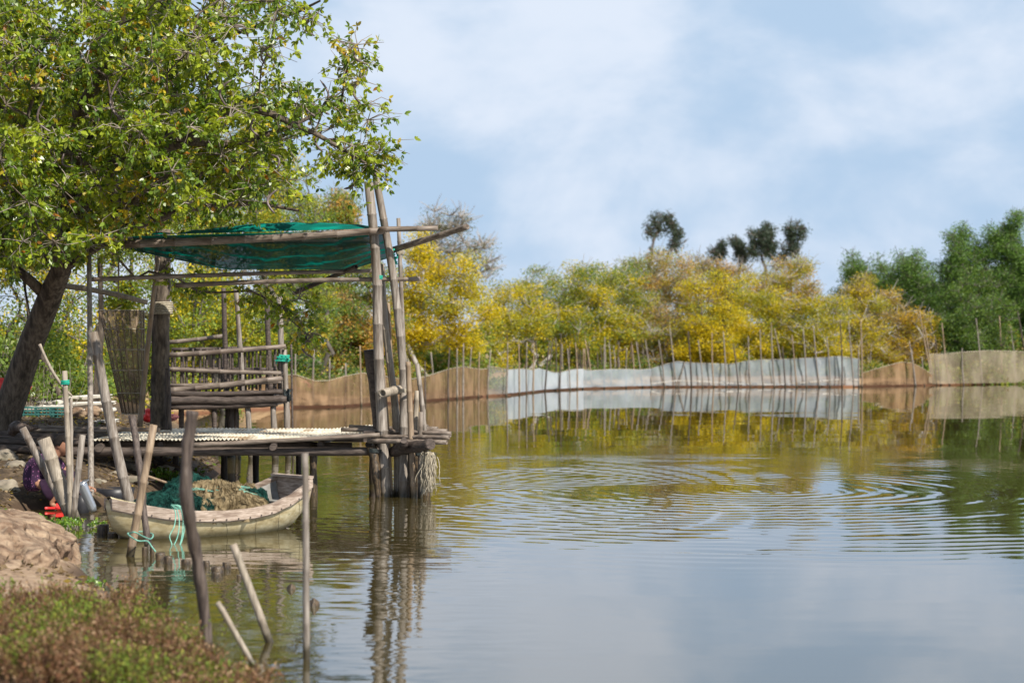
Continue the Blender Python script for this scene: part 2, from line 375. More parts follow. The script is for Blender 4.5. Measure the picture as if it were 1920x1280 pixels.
# water: one sheet; ripples as analytic normals (rings spreading from a spot on the right plus soft chop)
m, t, b = principled('water')
b.inputs['Base Color'].default_value = (0.046, 0.035, 0.010, 1); b.inputs['Roughness'].default_value = 0.015; b.inputs['IOR'].default_value = 2.45; b.inputs['Specular Tint'].default_value = (0.86, 0.93, 1.0, 1)
geo = t.new('ShaderNodeNewGeometry'); pos = geo.outputs['Position']
sp = t.new('ShaderNodeSeparateXYZ'); t.l.new(pos, sp.inputs[0])
gx = None; gy = None
def addw(a, v): return v if a is None else t.math('ADD', a, v)
wob = t.math('MULTIPLY', t.math('SUBTRACT', t.noise(t.vmath('MULTIPLY', pos, (0.5, 0.5, 0)), 1.0, 4), 0.5), 13.0)
for (cx, cy, lam, amp, r0, r1, r2, r3) in ((3.3, 29.2, 0.40, 0.027, 0.2, 2.8, 6.5, 12.0), (0.9, 28.0, 0.31, 0.021, 0.3, 1.6, 4.0, 9.0), (-1.9, 27.2, 0.33, 0.020, 0.1, 0.6, 1.5, 5.0)):
    dx = t.math('SUBTRACT', sp.outputs[0], cx); dy = t.math('SUBTRACT', sp.outputs[1], cy)
    dx2 = t.math('MULTIPLY', dx, 1.18 if cx > 0 else 1.0)
    r = t.math('SQRT', t.math('ADD', t.math('MULTIPLY', dx2, dx2), t.math('MULTIPLY', dy, dy)))
    env = t.math('MULTIPLY', t.smooth(r, r0, r1), t.math('SUBTRACT', 1.0, t.smooth(r, r2, r3)))
    patch = t.smooth(t.noise(t.vmath('MULTIPLY', pos, (0.30, 0.42, 0)), 1.0, 4), 0.42, 0.58)
    env = t.math('MULTIPLY', env, t.math('ADD', t.math('MULTIPLY', patch, 0.82), 0.18))
    s_ = t.math('MULTIPLY', t.math('COSINE', t.math('ADD', t.math('MULTIPLY', r, 2 * math.pi / lam), wob)), t.math('MULTIPLY', env, amp))
    gx = addw(gx, t.math('MULTIPLY', s_, t.math('DIVIDE', dx, t.math('MAXIMUM', r, 0.05))))
    gy = addw(gy, t.math('MULTIPLY', s_, t.math('DIVIDE', dy, t.math('MAXIMUM', r, 0.05))))
# soft chop: stronger near the jetty and boat, faint elsewhere
def chop(scale, amp, stretch, det=3):
    n = t.noise(t.vmath('MULTIPLY', pos, stretch), scale, det, 0.5, 0.0, True)
    v = t.vmath('SCALE', t.vmath('SUBTRACT', n, (0.5, 0.5, 0.5)), amp)
    q = t.new('ShaderNodeSeparateXYZ'); t.l.new(v, q.inputs[0]); return q.outputs[0], q.outputs[1]
near = t.math('SUBTRACT', 1.0, t.smooth(t.math('ADD', sp.outputs[0], t.math('MULTIPLY', t.noise(pos, 0.6, 3), 2.0)), -0.6, 2.2))
farf = t.math('SUBTRACT', 1.0, t.smooth(sp.outputs[1], 38, 52))
nearf = t.math('MULTIPLY', near, farf)
ax_, ay_ = chop(4.6, 0.080, (0.55, 2.0, 0)); bx_, by_ = chop(0.6, 0.012, (0.5, 1.0, 0)); cx_, cy_ = chop(13.0, 0.030, (0.5, 1.6, 0)); dx_, dy_ = chop(2.0, 0.010, (0.4, 1.5, 0))
gx = t.math('ADD', gx, t.math('MULTIPLY', ax_, nearf)); gy = t.math('ADD', gy, t.math('MULTIPLY', ay_, nearf))
gx = t.math('ADD', gx, bx_); gy = t.math('ADD', gy, by_)
gx = t.math('ADD', gx, t.math('MULTIPLY', cx_, nearf)); gy = t.math('ADD', gy, t.math('MULTIPLY', cy_, nearf))
gx = t.math('ADD', gx, t.math('MULTIPLY', dx_, farf)); gy = t.math('ADD', gy, t.math('MULTIPLY', dy_, farf))
cb = t.new('ShaderNodeCombineXYZ'); t.put(cb.inputs[0], t.math('MULTIPLY', gx, -1)); t.put(cb.inputs[1], t.math('MULTIPLY', gy, -1)); cb.inputs[2].default_value = 1
t.put(b.inputs['Normal'], t.vmath('NORMALIZE', cb.outputs[0]))
wv = np.array([[-60, -3, 0], [95, -3, 0], [95, 108, 0], [-60, 108, 0]], float)
tag(fast('water', wv, np.array([[0, 1, 2, 3]]), m), kind='structure')

# ------------------------------------------------------------------ trees
def leaf_cloud(Pn, L, Wd, cols, droop=0.5, updir=None, ngon=4, A=None):
    """one small blade per point; returns V, F, C"""
    n = len(Pn)
    if A is None:
        A = RNG.normal(size=(n, 3)); A[:, 2] -= droop
    A = A / np.linalg.norm(A, axis=1, keepdims=True)
    N = RNG.normal(size=(n, 3)); N[:, 2] += 0.6
    Sd = np.cross(A, N); Sd /= np.linalg.norm(Sd, axis=1, keepdims=True) + 1e-9
    N = np.cross(Sd, A)
    L = L * RNG.uniform(0.6, 1.25, size=(n, 1)); Wd = L * Wd
    if ngon == 4:
        V = np.stack([Pn, Pn + A * L * 0.5 + Sd * Wd * 0.5 + N * L * 0.06, Pn + A * L, Pn + A * L * 0.5 - Sd * Wd * 0.5 + N * L * 0.06], 1)
    else:
        V = np.stack([Pn, Pn + A * L * 0.3 + Sd * Wd * 0.46 + N * L * 0.07, Pn + A * L * 0.68 + Sd * Wd * 0.38 + N * L * 0.03,
                      Pn + A * L - N * L * 0.12,
                      Pn + A * L * 0.68 - Sd * Wd * 0.38 + N * L * 0.03, Pn + A * L * 0.3 - Sd * Wd * 0.46 + N * L * 0.07], 1)
    k = V.shape[1]
    Fc = np.arange(n * k).reshape(n, k)
    return V.reshape(-1, 3), Fc, np.repeat(cols, k, axis=0)

def palette(n, pal, clumpf=None):
    """pal: list of (weight, rgb)"""
    w_ = np.array([p[0] for p in pal], float); w_ /= w_.sum()
    idx = RNG.choice(len(pal), size=n, p=w_)
    c = np.array([p[1] for p in pal])[idx]
    return np.clip(c * RNG.uniform(0.75, 1.25, size=(n, 1)), 0, 1)

def tube_mesh(chains, nseg):
    """numpy tubes; chains: list of (pts Nx3, radii N)"""
    Vs = []; Fs = []; off = 0
    ang = np.arange(nseg) * 2 * np.pi / nseg
    for pts, rad in chains:
        pts = np.asarray(pts, float); m = len(pts)
        tg = np.gradient(pts, axis=0); tg /= np.linalg.norm(tg, axis=1, keepdims=True) + 1e-9
        ref = np.where(np.abs(tg[:, 2:3]) < 0.9, np.array([[0, 0, 1.0]]), np.array([[1.0, 0, 0]]))
        ref = np.repeat(ref[m // 2:m // 2 + 1], m, axis=0)
        a = np.cross(tg, ref); a /= np.linalg.norm(a, axis=1, keepdims=True) + 1e-9
        b_ = np.cross(tg, a)
        V = pts[:, None, :] + (a[:, None, :] * np.cos(ang)[None, :, None] + b_[:, None, :] * np.sin(ang)[None, :, None]) * np.asarray(rad)[:, None, None]
        Vs.append(V.reshape(-1, 3))
        i = np.arange(m - 1)[:, None] * nseg; k = np.arange(nseg)[None, :]; k2 = (k + 1) % nseg
        Fs.append((np.stack([i + k, i + k2, i + nseg + k2, i + nseg + k], -1).reshape(-1, 4)) + off)
        off += len(V.reshape(-1, 3))
    return np.concatenate(Vs), np.concatenate(Fs)

def skeleton(seed_chains, targets, r_tip, r_max, jit=0.12, expo=0.5, sub=4):
    """grow limbs from seed chains to the leaf clumps"""
    pos = []; par = []; fixed = {}
    for ch in seed_chains:
        prev = None
        for k, (p, r) in enumerate(ch):
            p = np.array(p)
            if k == 0 and pos:
                dd = np.linalg.norm(np.array(pos) - p, axis=1); j = int(dd.argmin())
                if dd[j] < 0.8: prev = j; 
                if dd[j] < 0.02: continue
            pos.append(p); par.append(-1 if prev is None else prev); prev = len(pos) - 1; fixed[prev] = r
    start = np.array(pos[len(seed_chains[0]) - 1])
    tips = []
    for c in sorted(targets, key=lambda q: np.linalg.norm(np.array(q) - start)):
        c = np.array(c); A = np.array(pos)
        d = np.linalg.norm(A - c, axis=1)
        d = d + np.where(A[:, 2] > c[2] + 0.2, 0.6 * (A[:, 2] - c[2]), 0)      # prefer growing outward/upward
        if len(seed_chains[0]) > 2: d[:max(1, len(seed_chains[0]) - 1)] += 1.5
        j = int(d.argmin()); p0 = A[j]; seg = c - p0; ln = np.linalg.norm(seg)
        prev = j; n = max(1, min(sub, int(ln / 0.25)))
        for k in range(1, n + 1):
            f = k / n; q = p0 + seg * f
            if k < n: q = q + RNG.normal(size=3) * jit * ln * 0.5 + np.array([0, 0, 0.10 * ln * math.sin(math.pi * f)])
            pos.append(q); par.append(prev); prev = len(pos) - 1
        tips.append(prev)
    n = len(pos); cnt = np.zeros(n)
    for tp in tips: cnt[tp] += 1
    for i in range(n - 1, -1, -1):
        if par[i] >= 0: cnt[par[i]] += cnt[i]
    # par index is always lower than own index, so the pass above accumulates correctly
    rad = np.array([fixed.get(i, min(r_max, r_tip * max(cnt[i], 1) ** expo)) for i in range(n)])
    kids = {}
    for i in range(n):
        if par[i] >= 0: kids.setdefault(par[i], []).append(i)
    chains = []
    stack = [(i, None) for i in range(n) if par[i] < 0]
    while stack:
        i, pr = stack.pop()
        pts = []; rr = []
        if pr is not None: pts.append(pos[pr]); rr.append(min(rad[pr], rad[i] * 1.25))
        cur = i
        while True:
            pts.append(pos[cur]); rr.append(rad[cur])
            ks = sorted(kids.get(cur, []), key=lambda q: -cnt[q] - (100 if q in fixed else 0))
            if not ks: break
            for o_ in ks[1:]: stack.append((o_, cur))
            cur = ks[0]
        if len(pts) >= 2: chains.append((np.array(pts), np.array(rr)))
    return chains

lk_, pk_ = 0.62, 2.5
def make_tree(name, base, blobs, nclump, per, leaf, pal, label, group=None, r_trunk=0.12, r_tip=0.017, bark='far_bark',
              clump_r=0.45, width=0.55, shell=0.55, seeds=None, twigs=3, cat='tree', leafm='far_leaf', droop=0.3, nst=1, flat=0.7, cpal=None):
    root = empty(name, base, label, cat, group)
    base = np.array(base)
    tg = []; vols = np.array([b_[3] * b_[4] * b_[5] for b_ in blobs]) ** 0.7; vols /= vols.sum()
    while len(tg) < nclump:
        b_ = blobs[RNG.choice(len(blobs), p=vols)]
        v = RNG.normal(size=3); v /= np.linalg.norm(v); v *= RNG.uniform(shell, 1.0)
        tg.append(np.array(b_[:3]) + v * np.array(b_[3:6]))
    tg = np.array(tg)
    cen = tg.mean(0)
    if seeds is None:
        seeds = []
        for k in range(nst):
            off = RNG.normal(size=3) * 0.25 * (nst > 1); off[2] = 0
            hgt = (tg[:, 2].min() * 0.5 + cen[2] * 0.5) - base[2]
            hgt = max(hgt, 0.6)
            top = base + np.array([0, 0, hgt]) * 0.8 + (cen - base) * np.array([0.35, 0.35, 0]) + off * 3
            ch = [(base + off + (0, 0, -0.15), r_trunk), (base + off * 1.5 + (top - base - off) * 0.5 + RNG.normal(size=3) * 0.08, r_trunk * 0.8), (top, r_trunk * 0.7)]
            seeds.append(ch)
    chains = skeleton(seeds, tg, r_tip, r_trunk * 0.6)
    tw = []
    LP = []; LC = []
    for c in tg:
        nt = twigs
        for _ in range(nt):
            d = RNG.normal(size=3); d[2] = abs(d[2]) * 0.7 + 0.1; d /= np.linalg.norm(d)
            q = c + d * clump_r * RNG.uniform(0.7, 1.5)
            tw.append((np.array([c, (c + q) / 2 + RNG.normal(size=3) * 0.06 * clump_r, q]), np.array([r_tip, r_tip * 0.7, r_tip * 0.4])))
        k = int(per * pk_ * RNG.uniform(0.6, 1.4))
        p = RNG.normal(size=(k, 3)); p /= np.linalg.norm(p, axis=1, keepdims=True); p *= RNG.uniform(0.1, 1.0, size=(k, 1)) ** 0.6
        LP.append(c + p * clump_r * np.array([1.15, 1.15, flat]))
        pc = palette(k, pal)
        if cpal is not None:      # each bough leans to a colour of its own
            cc = cpal[RNG.integers(len(cpal))]; pc = np.where(RNG.random((k, 1)) < 0.62, palette(k, [(1, cc)]), pc)
        LC.append(pc)

    V, Fq = tube_mesh(chains + tw, 5)
    fast('trunk', V, Fq, MAT[bark], root, smooth=True)
    LP = np.concatenate(LP); LC = np.concatenate(LC)
    V, Fq, C = leaf_cloud(LP, leaf * lk_, width, LC, droop)
    fast('crown', V, Fq, MAT[leafm], root, cols=C)
    return root

YEL = (0.62, 0.48, 0.012); YE2 = (0.46, 0.41, 0.03); OLV = (0.29, 0.31, 0.045); GRN = (0.16, 0.24, 0.04); ORG_ = (0.55, 0.32, 0.07); BRN = (0.36, 0.28, 0.15); DKG = (0.075, 0.155, 0.04); BLG = (0.07, 0.105, 0.075); LIM = (0.26, 0.33, 0.04)
# crown ellipsoid given by the middle, half width and half height in photo pixels at a distance
def blob(px, py, D, rx, ry, rd): q = P(px, py, D); return (q.x, q.y, q.z, rx / F * D, ry / F * D, rd)
def gz(x, y): return float(ground_z(np.array([x]), np.array([y]))[0])
def far_tree(name, px, D, blobs, nclump, per, leaf, pal, label, group, **kw):
    x = (px - 960) / F * D; b0 = (x, D, gz(x, D) - 0.05)
    return make_tree(name, b0, [blob(q[0], q[1] + (18 if group == GM else 11), q[2], q[3], q[4] * 0.90, q[5]) for q in blobs], nclump, per, leaf, pal, label, group, **kw)

GM = 'mangrove trees along the far shore'; GG = 'green trees on the right shore'; GE = 'tall trees on the skyline'; GL = 'trees on the left bank'
yel = dict(cpal=[YEL, YEL, YE2, OLV], r_trunk=0.14, clump_r=0.62, nst=3)
far_tree('yellow_tree', 830, 80, [(830, 540, 80, 78, 78, 2.2), (790, 500, 80, 45, 45, 1.6), (870, 580, 81, 55, 45, 1.6), (760, 600, 80, 50, 60, 1.6)], 100, 150, 0.15, [(5, YEL), (3, YE2), (1, GRN)], 'big bright yellow domed tree just right of the jetty poles', GM, **yel)
far_tree('mangrove_tree', 970, 92, [(968, 572, 92, 52, 42, 2.0), (930, 615, 91, 40, 40, 1.5), (905, 640, 90, 45, 35, 1.2)], 75, 130, 0.15, [(4, YEL), (3, YE2), (3, OLV)], 'low yellow-topped mangrove between the big yellow tree and olive one', GM, cpal=[YEL, YE2, OLV, OLV], clump_r=0.6, nst=3)
far_tree('mangrove_tree', 1080, 96, [(1085, 560, 96, 62, 48, 2.4), (1050, 610, 95, 55, 45, 1.6), (1110, 530, 97, 45, 22, 1.5)], 95, 130, 0.15, [(4, OLV), (3, GRN), (2, YEL)], 'olive green mangrove with leaning grey trunks behind the white net', GM, cpal=[OLV, GRN, OLV, YE2, YEL], bark='far_bark', clump_r=0.6, nst=4)
far_tree('mangrove_tree', 1165, 98, [(1165, 560, 98, 62, 46, 2.4), (1140, 620, 96, 60, 42, 1.6)], 95, 130, 0.15, [(3, OLV), (3, YEL), (2, GRN)], 'olive mangrove with a low bright yellow bough above the short net', GM, cpal=[YEL, OLV, GRN, YE2], clump_r=0.6, nst=4)
far_tree('mangrove_tree', 1250, 99, [(1245, 552, 99, 66, 50, 2.6), (1225, 620, 97, 55, 42, 1.8), (1275, 510, 100, 45, 18, 1.4)], 100, 95, 0.14, [(3, BRN), (3, ORG_), (3, OLV)], 'half bare mangrove with rusty orange leaves and grey twigs', GM, cpal=[ORG_, BRN, OLV, YE2, OLV], clump_r=0.62, nst=4, twigs=6)
far_tree('mangrove_tree', 1335, 97, [(1335, 590, 97, 68, 62, 2.5), (1330, 640, 96, 60, 40, 1.6)], 100, 140, 0.15, [(5, YEL), (3, YE2), (2, OLV)], 'bright yellow mangrove with dark forked trunk behind the long net', GM, cpal=[YEL, YEL, YE2, OLV], bark='far_bark_dark', clump_r=0.6, nst=4)
far_tree('mangrove_tree', 1330, 106, [(1330, 538, 106, 68, 34, 2.0), (1395, 535, 106, 60, 32, 2.0)], 85, 95, 0.15, [(3, BRN), (3, OLV), (2, ORG_)], 'brown and grey twiggy mangrove standing behind the bright yellow one', GM, cpal=[BRN, OLV, ORG_], clump_r=0.65, nst=3, twigs=8)
far_tree('mangrove_tree', 1420, 100, [(1425, 590, 100, 60, 62, 2.4), (1410, 640, 98, 55, 38, 1.6)], 95, 130, 0.15, [(3, YE2), (3, OLV), (2, YEL)], 'yellow-olive mangrove in the middle of the long net', GM, cpal=[YE2, OLV, YEL], clump_r=0.6, nst=4)
far_tree('mangrove_tree', 1490, 103, [(1480, 555, 103, 62, 52, 2.5), (1500, 520, 104, 38, 20, 1.4)], 90, 110, 0.14, [(3, YE2), (3, ORG_), (2, OLV), (1, BRN)], 'tallest golden mangrove with wispy bare twigs at its top', GM, cpal=[YE2, ORG_, OLV], clump_r=0.62, nst=3, twigs=8)
far_tree('mangrove_tree', 1530, 98, [(1530, 605, 98, 60, 56, 2.4), (1540, 645, 97, 55, 35, 1.6)], 90, 125, 0.14, [(3, YEL), (3, YE2), (2, OLV), (1, GRN)], 'mottled yellow mangrove at the right end of the long net', GM, cpal=[YEL, YE2, OLV], clump_r=0.58, nst=4, twigs=5)
far_tree('mangrove_tree', 1600, 100, [(1600, 590, 100, 62, 55, 2.4), (1610, 640, 99, 60, 40, 1.8)], 90, 120, 0.14, [(3, YE2), (2, YEL), (3, BRN), (1, OLV)], 'golden mangrove with many grey stems beside the net corner', GM, cpal=[YE2, OLV, YEL, BRN], clump_r=0.58, nst=5, twigs=4)
far_tree('mangrove_tree', 1690, 101, [(1675, 600, 101, 52, 45, 2.2), (1725, 615, 100, 38, 38, 1.8), (1665, 650, 100, 50, 30, 1.6)], 90, 125, 0.14, [(4, (0.6, 0.38, 0.02)), (3, YE2), (2, BRN)], 'orange-gold mangrove bush ending the row before the green trees', GM, cpal=[(0.62, 0.40, 0.02), YE2, BRN], clump_r=0.55, nst=5, twigs=5)
far_tree('mangrove_tree', 1020, 100, [(1015, 560, 100, 50, 42, 2.0), (1060, 600, 100, 50, 50, 2.0)], 80, 130, 0.15, [(3, OLV), (3, YE2), (2, GRN)], 'plain olive mangrove filling the dip right of the low yellow-topped one', GM, cpal=[OLV, GRN, YE2], clump_r=0.6, nst=3, twigs=5)
far_tree('mangrove_tree', 1210, 105, [(1200, 540, 105, 55, 38, 2.0)], 60, 120, 0.15, [(3, OLV), (3, GRN), (2, BRN)], 'greenish mangrove crown standing behind the rusty half bare one', GM, cpal=[OLV, GRN, BRN], clump_r=0.62, nst=3, twigs=6)
# green trees right
gk = dict(bark='far_bark_dark', clump_r=0.5, r_trunk=0.15, width=0.6, shell=0.25, twigs=5, flat=0.9)
GP = [(4, (0.09, 0.18, 0.04)), (4, (0.14, 0.24, 0.05)), (2, (0.20, 0.32, 0.07))]
far_tree('green_tree', 1610, 112, [(1605, 520, 112, 38, 42, 2.0), (1650, 545, 112, 45, 40, 2.0)], 120, 100, 0.15, GP, 'small dark green tree rising behind the golden mangroves', GG, **gk)
far_tree('green_tree', 1715, 109, [(1705, 535, 109, 52, 50, 2.4), (1740, 590, 108, 45, 55, 2.2)], 190, 110, 0.15, GP, 'dark green rounded tree directly behind the orange-gold mangrove', GG, **gk)
far_tree('green_tree', 1800, 104, [(1795, 510, 104, 52, 55, 2.6), (1780, 620, 103, 50, 50, 2.4)], 210, 120, 0.15, GP, 'broad green tree in the middle of the right-hand group', GG, **gk)
far_tree('green_tree', 1840, 101, [(1835, 600, 101, 62, 66, 2.6), (1800, 640, 100, 50, 30, 2)], 200, 120, 0.14, [(4, GRN), (3, DKG), (1, (0.14, 0.22, 0.06))], 'lighter green bushy tree in front of the right-hand group', GG, **gk)
far_tree('green_tree', 1895, 104, [(1890, 485, 104, 55, 62, 3.0), (1915, 570, 104, 60, 90, 3.0), (1850, 540, 104, 60, 60, 2.6)], 260, 120, 0.15, GP, 'tallest green tree at the right edge of the photo', GG, **gk)
far_tree('green_tree', 1980, 104, [(1985, 520, 104, 80, 110, 3.0)], 90, 150, 0.16, GP, 'green tree mostly cut off by the right edge', GG, **gk)
# skyline trees
ek = dict(bark='far_bark_dark', r_trunk=0.22, r_tip=0.05, clump_r=0.5, width=0.45, twigs=3, droop=1.6, shell=0.1, flat=1.3)
EP = [(4, BLG), (2, (0.07, 0.10, 0.06))]
def eu(px, D, bl, n, per, label): far_tree('eucalyptus_tree', px, D, [(a, b - 13, D, c, d, e) for a, b, c, d, e in bl], n, per, 0.34, EP, label, GE, **ek)
eu(1248, 190, [(1232, 422, 22, 17, 1.3), (1255, 420, 15, 16, 1.2), (1270, 440, 14, 14, 1.2), (1214, 430, 10, 14, 1.0), (1262, 466, 10, 12, 1.0), (1226, 480, 10, 8, 1.0), (1276, 452, 12, 7, 1)], 62, 22, 'lone airy dark tree above the rusty half bare mangrove')
eu(1350, 195, [(1345, 476, 16, 12, 1.3), (1356, 464, 8, 8, 1)], 26, 26, 'lowest and leftmost crown of the skyline clump')
eu(1384, 194, [(1384, 462, 15, 16, 1.4), (1392, 480, 16, 14, 1.2)], 34, 30, 'second narrow crown of the skyline clump')
eu(1438, 192, [(1438, 440, 15, 17, 1.6), (1440, 468, 17, 20, 1.6), (1412, 442, 8, 9, 0.9), (1412, 470, 9, 14, 1.0)], 66, 40, 'densest and tallest drooping crown of the skyline clump')
eu(1482, 192, [(1482, 436, 12, 14, 1.2), (1502, 436, 15, 13, 1.2), (1488, 470, 12, 12, 1.1), (1468, 480, 13, 10, 1.1), (1514, 444, 6, 6, .8)], 54, 26, 'rightmost crown of the skyline clump spreading to the right')
wk = dict(bark='far_bark', r_trunk=0.2, r_tip=0.03, clump_r=0.9, width=0.45, twigs=10, shell=0.3)
far_tree('wispy_tree', 850, 130, [(840, 440, 130, 55, 22, 2.5), (895, 480, 130, 42, 30, 2.2), (810, 470, 130, 40, 30, 2)], 70, 26, 0.24, [(3, (0.13, 0.17, 0.07)), (2, (0.2, 0.2, 0.1))], 'thin grey-green feathery tree behind the big yellow tree', GE, **wk)
# left side, behind the jetty
lk = dict(clump_r=0.5, nst=3, bark='far_bark_dark')
far_tree('bank_tree', 640, 84, [(620, 450, 84, 55, 75, 2.5), (650, 430, 84, 25, 55, 1.6), (600, 560, 83, 80, 70, 2.5)], 110, 120, 0.17, [(3, (0.16, 0.22, 0.04)), (3, OLV), (1, ORG_)], 'tall green tree rising left of the jetty poles above the shade net', GL, cpal=[GRN, OLV, LIM, ORG_], **lk)
far_tree('bank_tree', 690, 78, [(690, 580, 78, 60, 60, 2.3), (640, 640, 77, 60, 45, 2.0), (730, 650, 77, 50, 38, 1.6)], 120, 120, 0.15, [(3, OLV), (3, GRN), (2, ORG_), (2, BRN)], 'brownish green tree with orange leaves behind the jetty poles', GL, cpal=[OLV, GRN, BRN, ORG_, GRN], **lk)
far_tree('bank_tree', 560, 72, [(560, 570, 72, 70, 90, 2.4), (520, 650, 70, 60, 50, 2.0), (550, 430, 72, 60, 70, 2.4)], 140, 120, 0.14, [(3, GRN), (3, OLV), (1, YEL)], 'green tree right behind the wooden cage', GL, cpal=[GRN, OLV, DKG, LIM], **lk)
far_tree('bank_tree', 450, 60, [(450, 520, 60, 100, 110, 2.6), (420, 640, 60, 90, 50, 2.0), (440, 310, 61, 110, 130, 2.6)], 190, 120, 0.14, [(3, LIM), (3, YE2), (2, GRN)], 'yellow-green tree seen under the green shade net', GL, cpal=[LIM, YE2, GRN, YEL], **lk)
far_tree('bank_tree', 300, 52, [(290, 500, 52, 120, 120, 2.6), (330, 620, 50, 90, 60, 2.0), (250, 250, 53, 150, 170, 2.8)], 200, 120, 0.13, [(3, LIM), (3, YEL), (2, GRN)], 'yellow-green tree behind the dark upright trunk', GL, cpal=[LIM, YE2, GRN, LIM], **lk)
far_tree('bank_tree', 60, 46, [(60, 560, 46, 160, 140, 2.4), (20, 300, 47, 180, 180, 2.6)], 190, 120, 0.12, [(3, (0.2, 0.22, 0.03)), (4, YEL), (2, GRN)], 'yellow-leaved tree behind the leaning trunk at the left edge', GL, cpal=[YEL, YE2, GRN, LIM], **lk)
far_tree('bank_tree', 170, 40, [(160, 330, 40, 190, 150, 2.0)], 110, 110, 0.10, [(4, LIM), (3, GRN), (2, YEL)], 'lime green tree standing behind the big overhanging tree', GL, cpal=[LIM, GRN, YE2], clump_r=0.5, nst=2, bark='bark', r_trunk=0.08)

# undergrowth that reads as one mass: behind the far fences and on the left bank
def undergrowth(name, lines, n, leaf, pal, label):
    Ps = []
    for (xa, ya, xb, yb, dep, hgt, k) in lines:
        u = RNG.random(k); v = RNG.random(k) ; x = xa + (xb - xa) * u + RNG.normal(size=k) * 0.2; y = ya + (yb - ya) * u + v * dep
        h = hgt * (0.55 + 0.45 * np.sin(x * 1.7 + y) * np.cos(x * 0.7))
        h = np.clip(h, hgt * 0.3, None)
        z = ground_z(x, y) + RNG.random(k) ** 0.8 * h
        Ps.append(np.stack([x, y, z], 1))
    Pn = np.concatenate(Ps)
    V, Fq, C = leaf_cloud(Pn, leaf, 0.6, palette(len(Pn), pal), 0.0)
    o = fast(name, V, Fq, MAT['far_leaf'], cols=C, origin=(0, 0, 0)); tag(o, label, 'bushes', kind='stuff'); return o
undergrowth('undergrowth', [(-12, 72, -1, 84, 5, 2.2, 26000), (-2, 88, 4, 99, 4, 2.6, 16000), (3, 99, 20, 101, 4, 2.6, 38000), (20, 100, 30, 104, 5, 3.2, 18000), (18.6, 97.8, 26, 100.2, 1.5, 1.0, 7000), (-16, 64, -8, 74, 5, 3.0, 14000)],
            0, 0.17, [(4, GRN), (3, OLV), (2, BRN), (2, DKG)], 'dense undergrowth beneath the far shore trees')
def shore_growth():
    n = 52000; px = RNG.uniform(470, 2050, n); bx = np.array([q[0] for q in FS]); by = np.array([q[1] for q in FS])
    D = F * HC / (np.interp(px, bx, by) - 640) + 1.6 + RNG.random(n) ** 1.5 * 4.5; x = (px - 960) / F * D
    h = 0.95 * (0.55 + 0.45 * np.sin(x * 1.9 + D * 0.3) * np.cos(x * 0.83 + 1)) * (0.6 + 0.1 * (D - 60) / 10); h = np.clip(h, 0.15, None)
    k = (px > 1610) & (px < 1700); h = np.where(k, h * 0.6, h)
    z = ground_z(x, D) + RNG.random(n) * h
    V, Fq, C = leaf_cloud(np.stack([x, D, z], 1), 0.11, 0.55, palette(n, [(3, GRN), (2, OLV), (2, BRN), (4, DKG), (2, (0.05, 0.07, 0.025))]), 0.0)
    tag(fast('shore_bushes', V, Fq, MAT['far_leaf'], cols=C, origin=(0, 0, 0)), 'low mixed bushes and weeds growing right behind the net fences', 'bushes', kind='stuff')
shore_growth()
undergrowth('bank_bushes', [(-16, 46, -9, 50, 5, 2.0, 20000), (-11, 36, -8.6, 44, 3, 1.6, 14000), (-10.5, 33, -8.2, 34, 1.5, 1.4, 7000)], 0, 0.09, [(4, GRN), (3, LIM), (2, DKG), (2, OLV)], 'dense green bushes on the left bank behind the jetty')

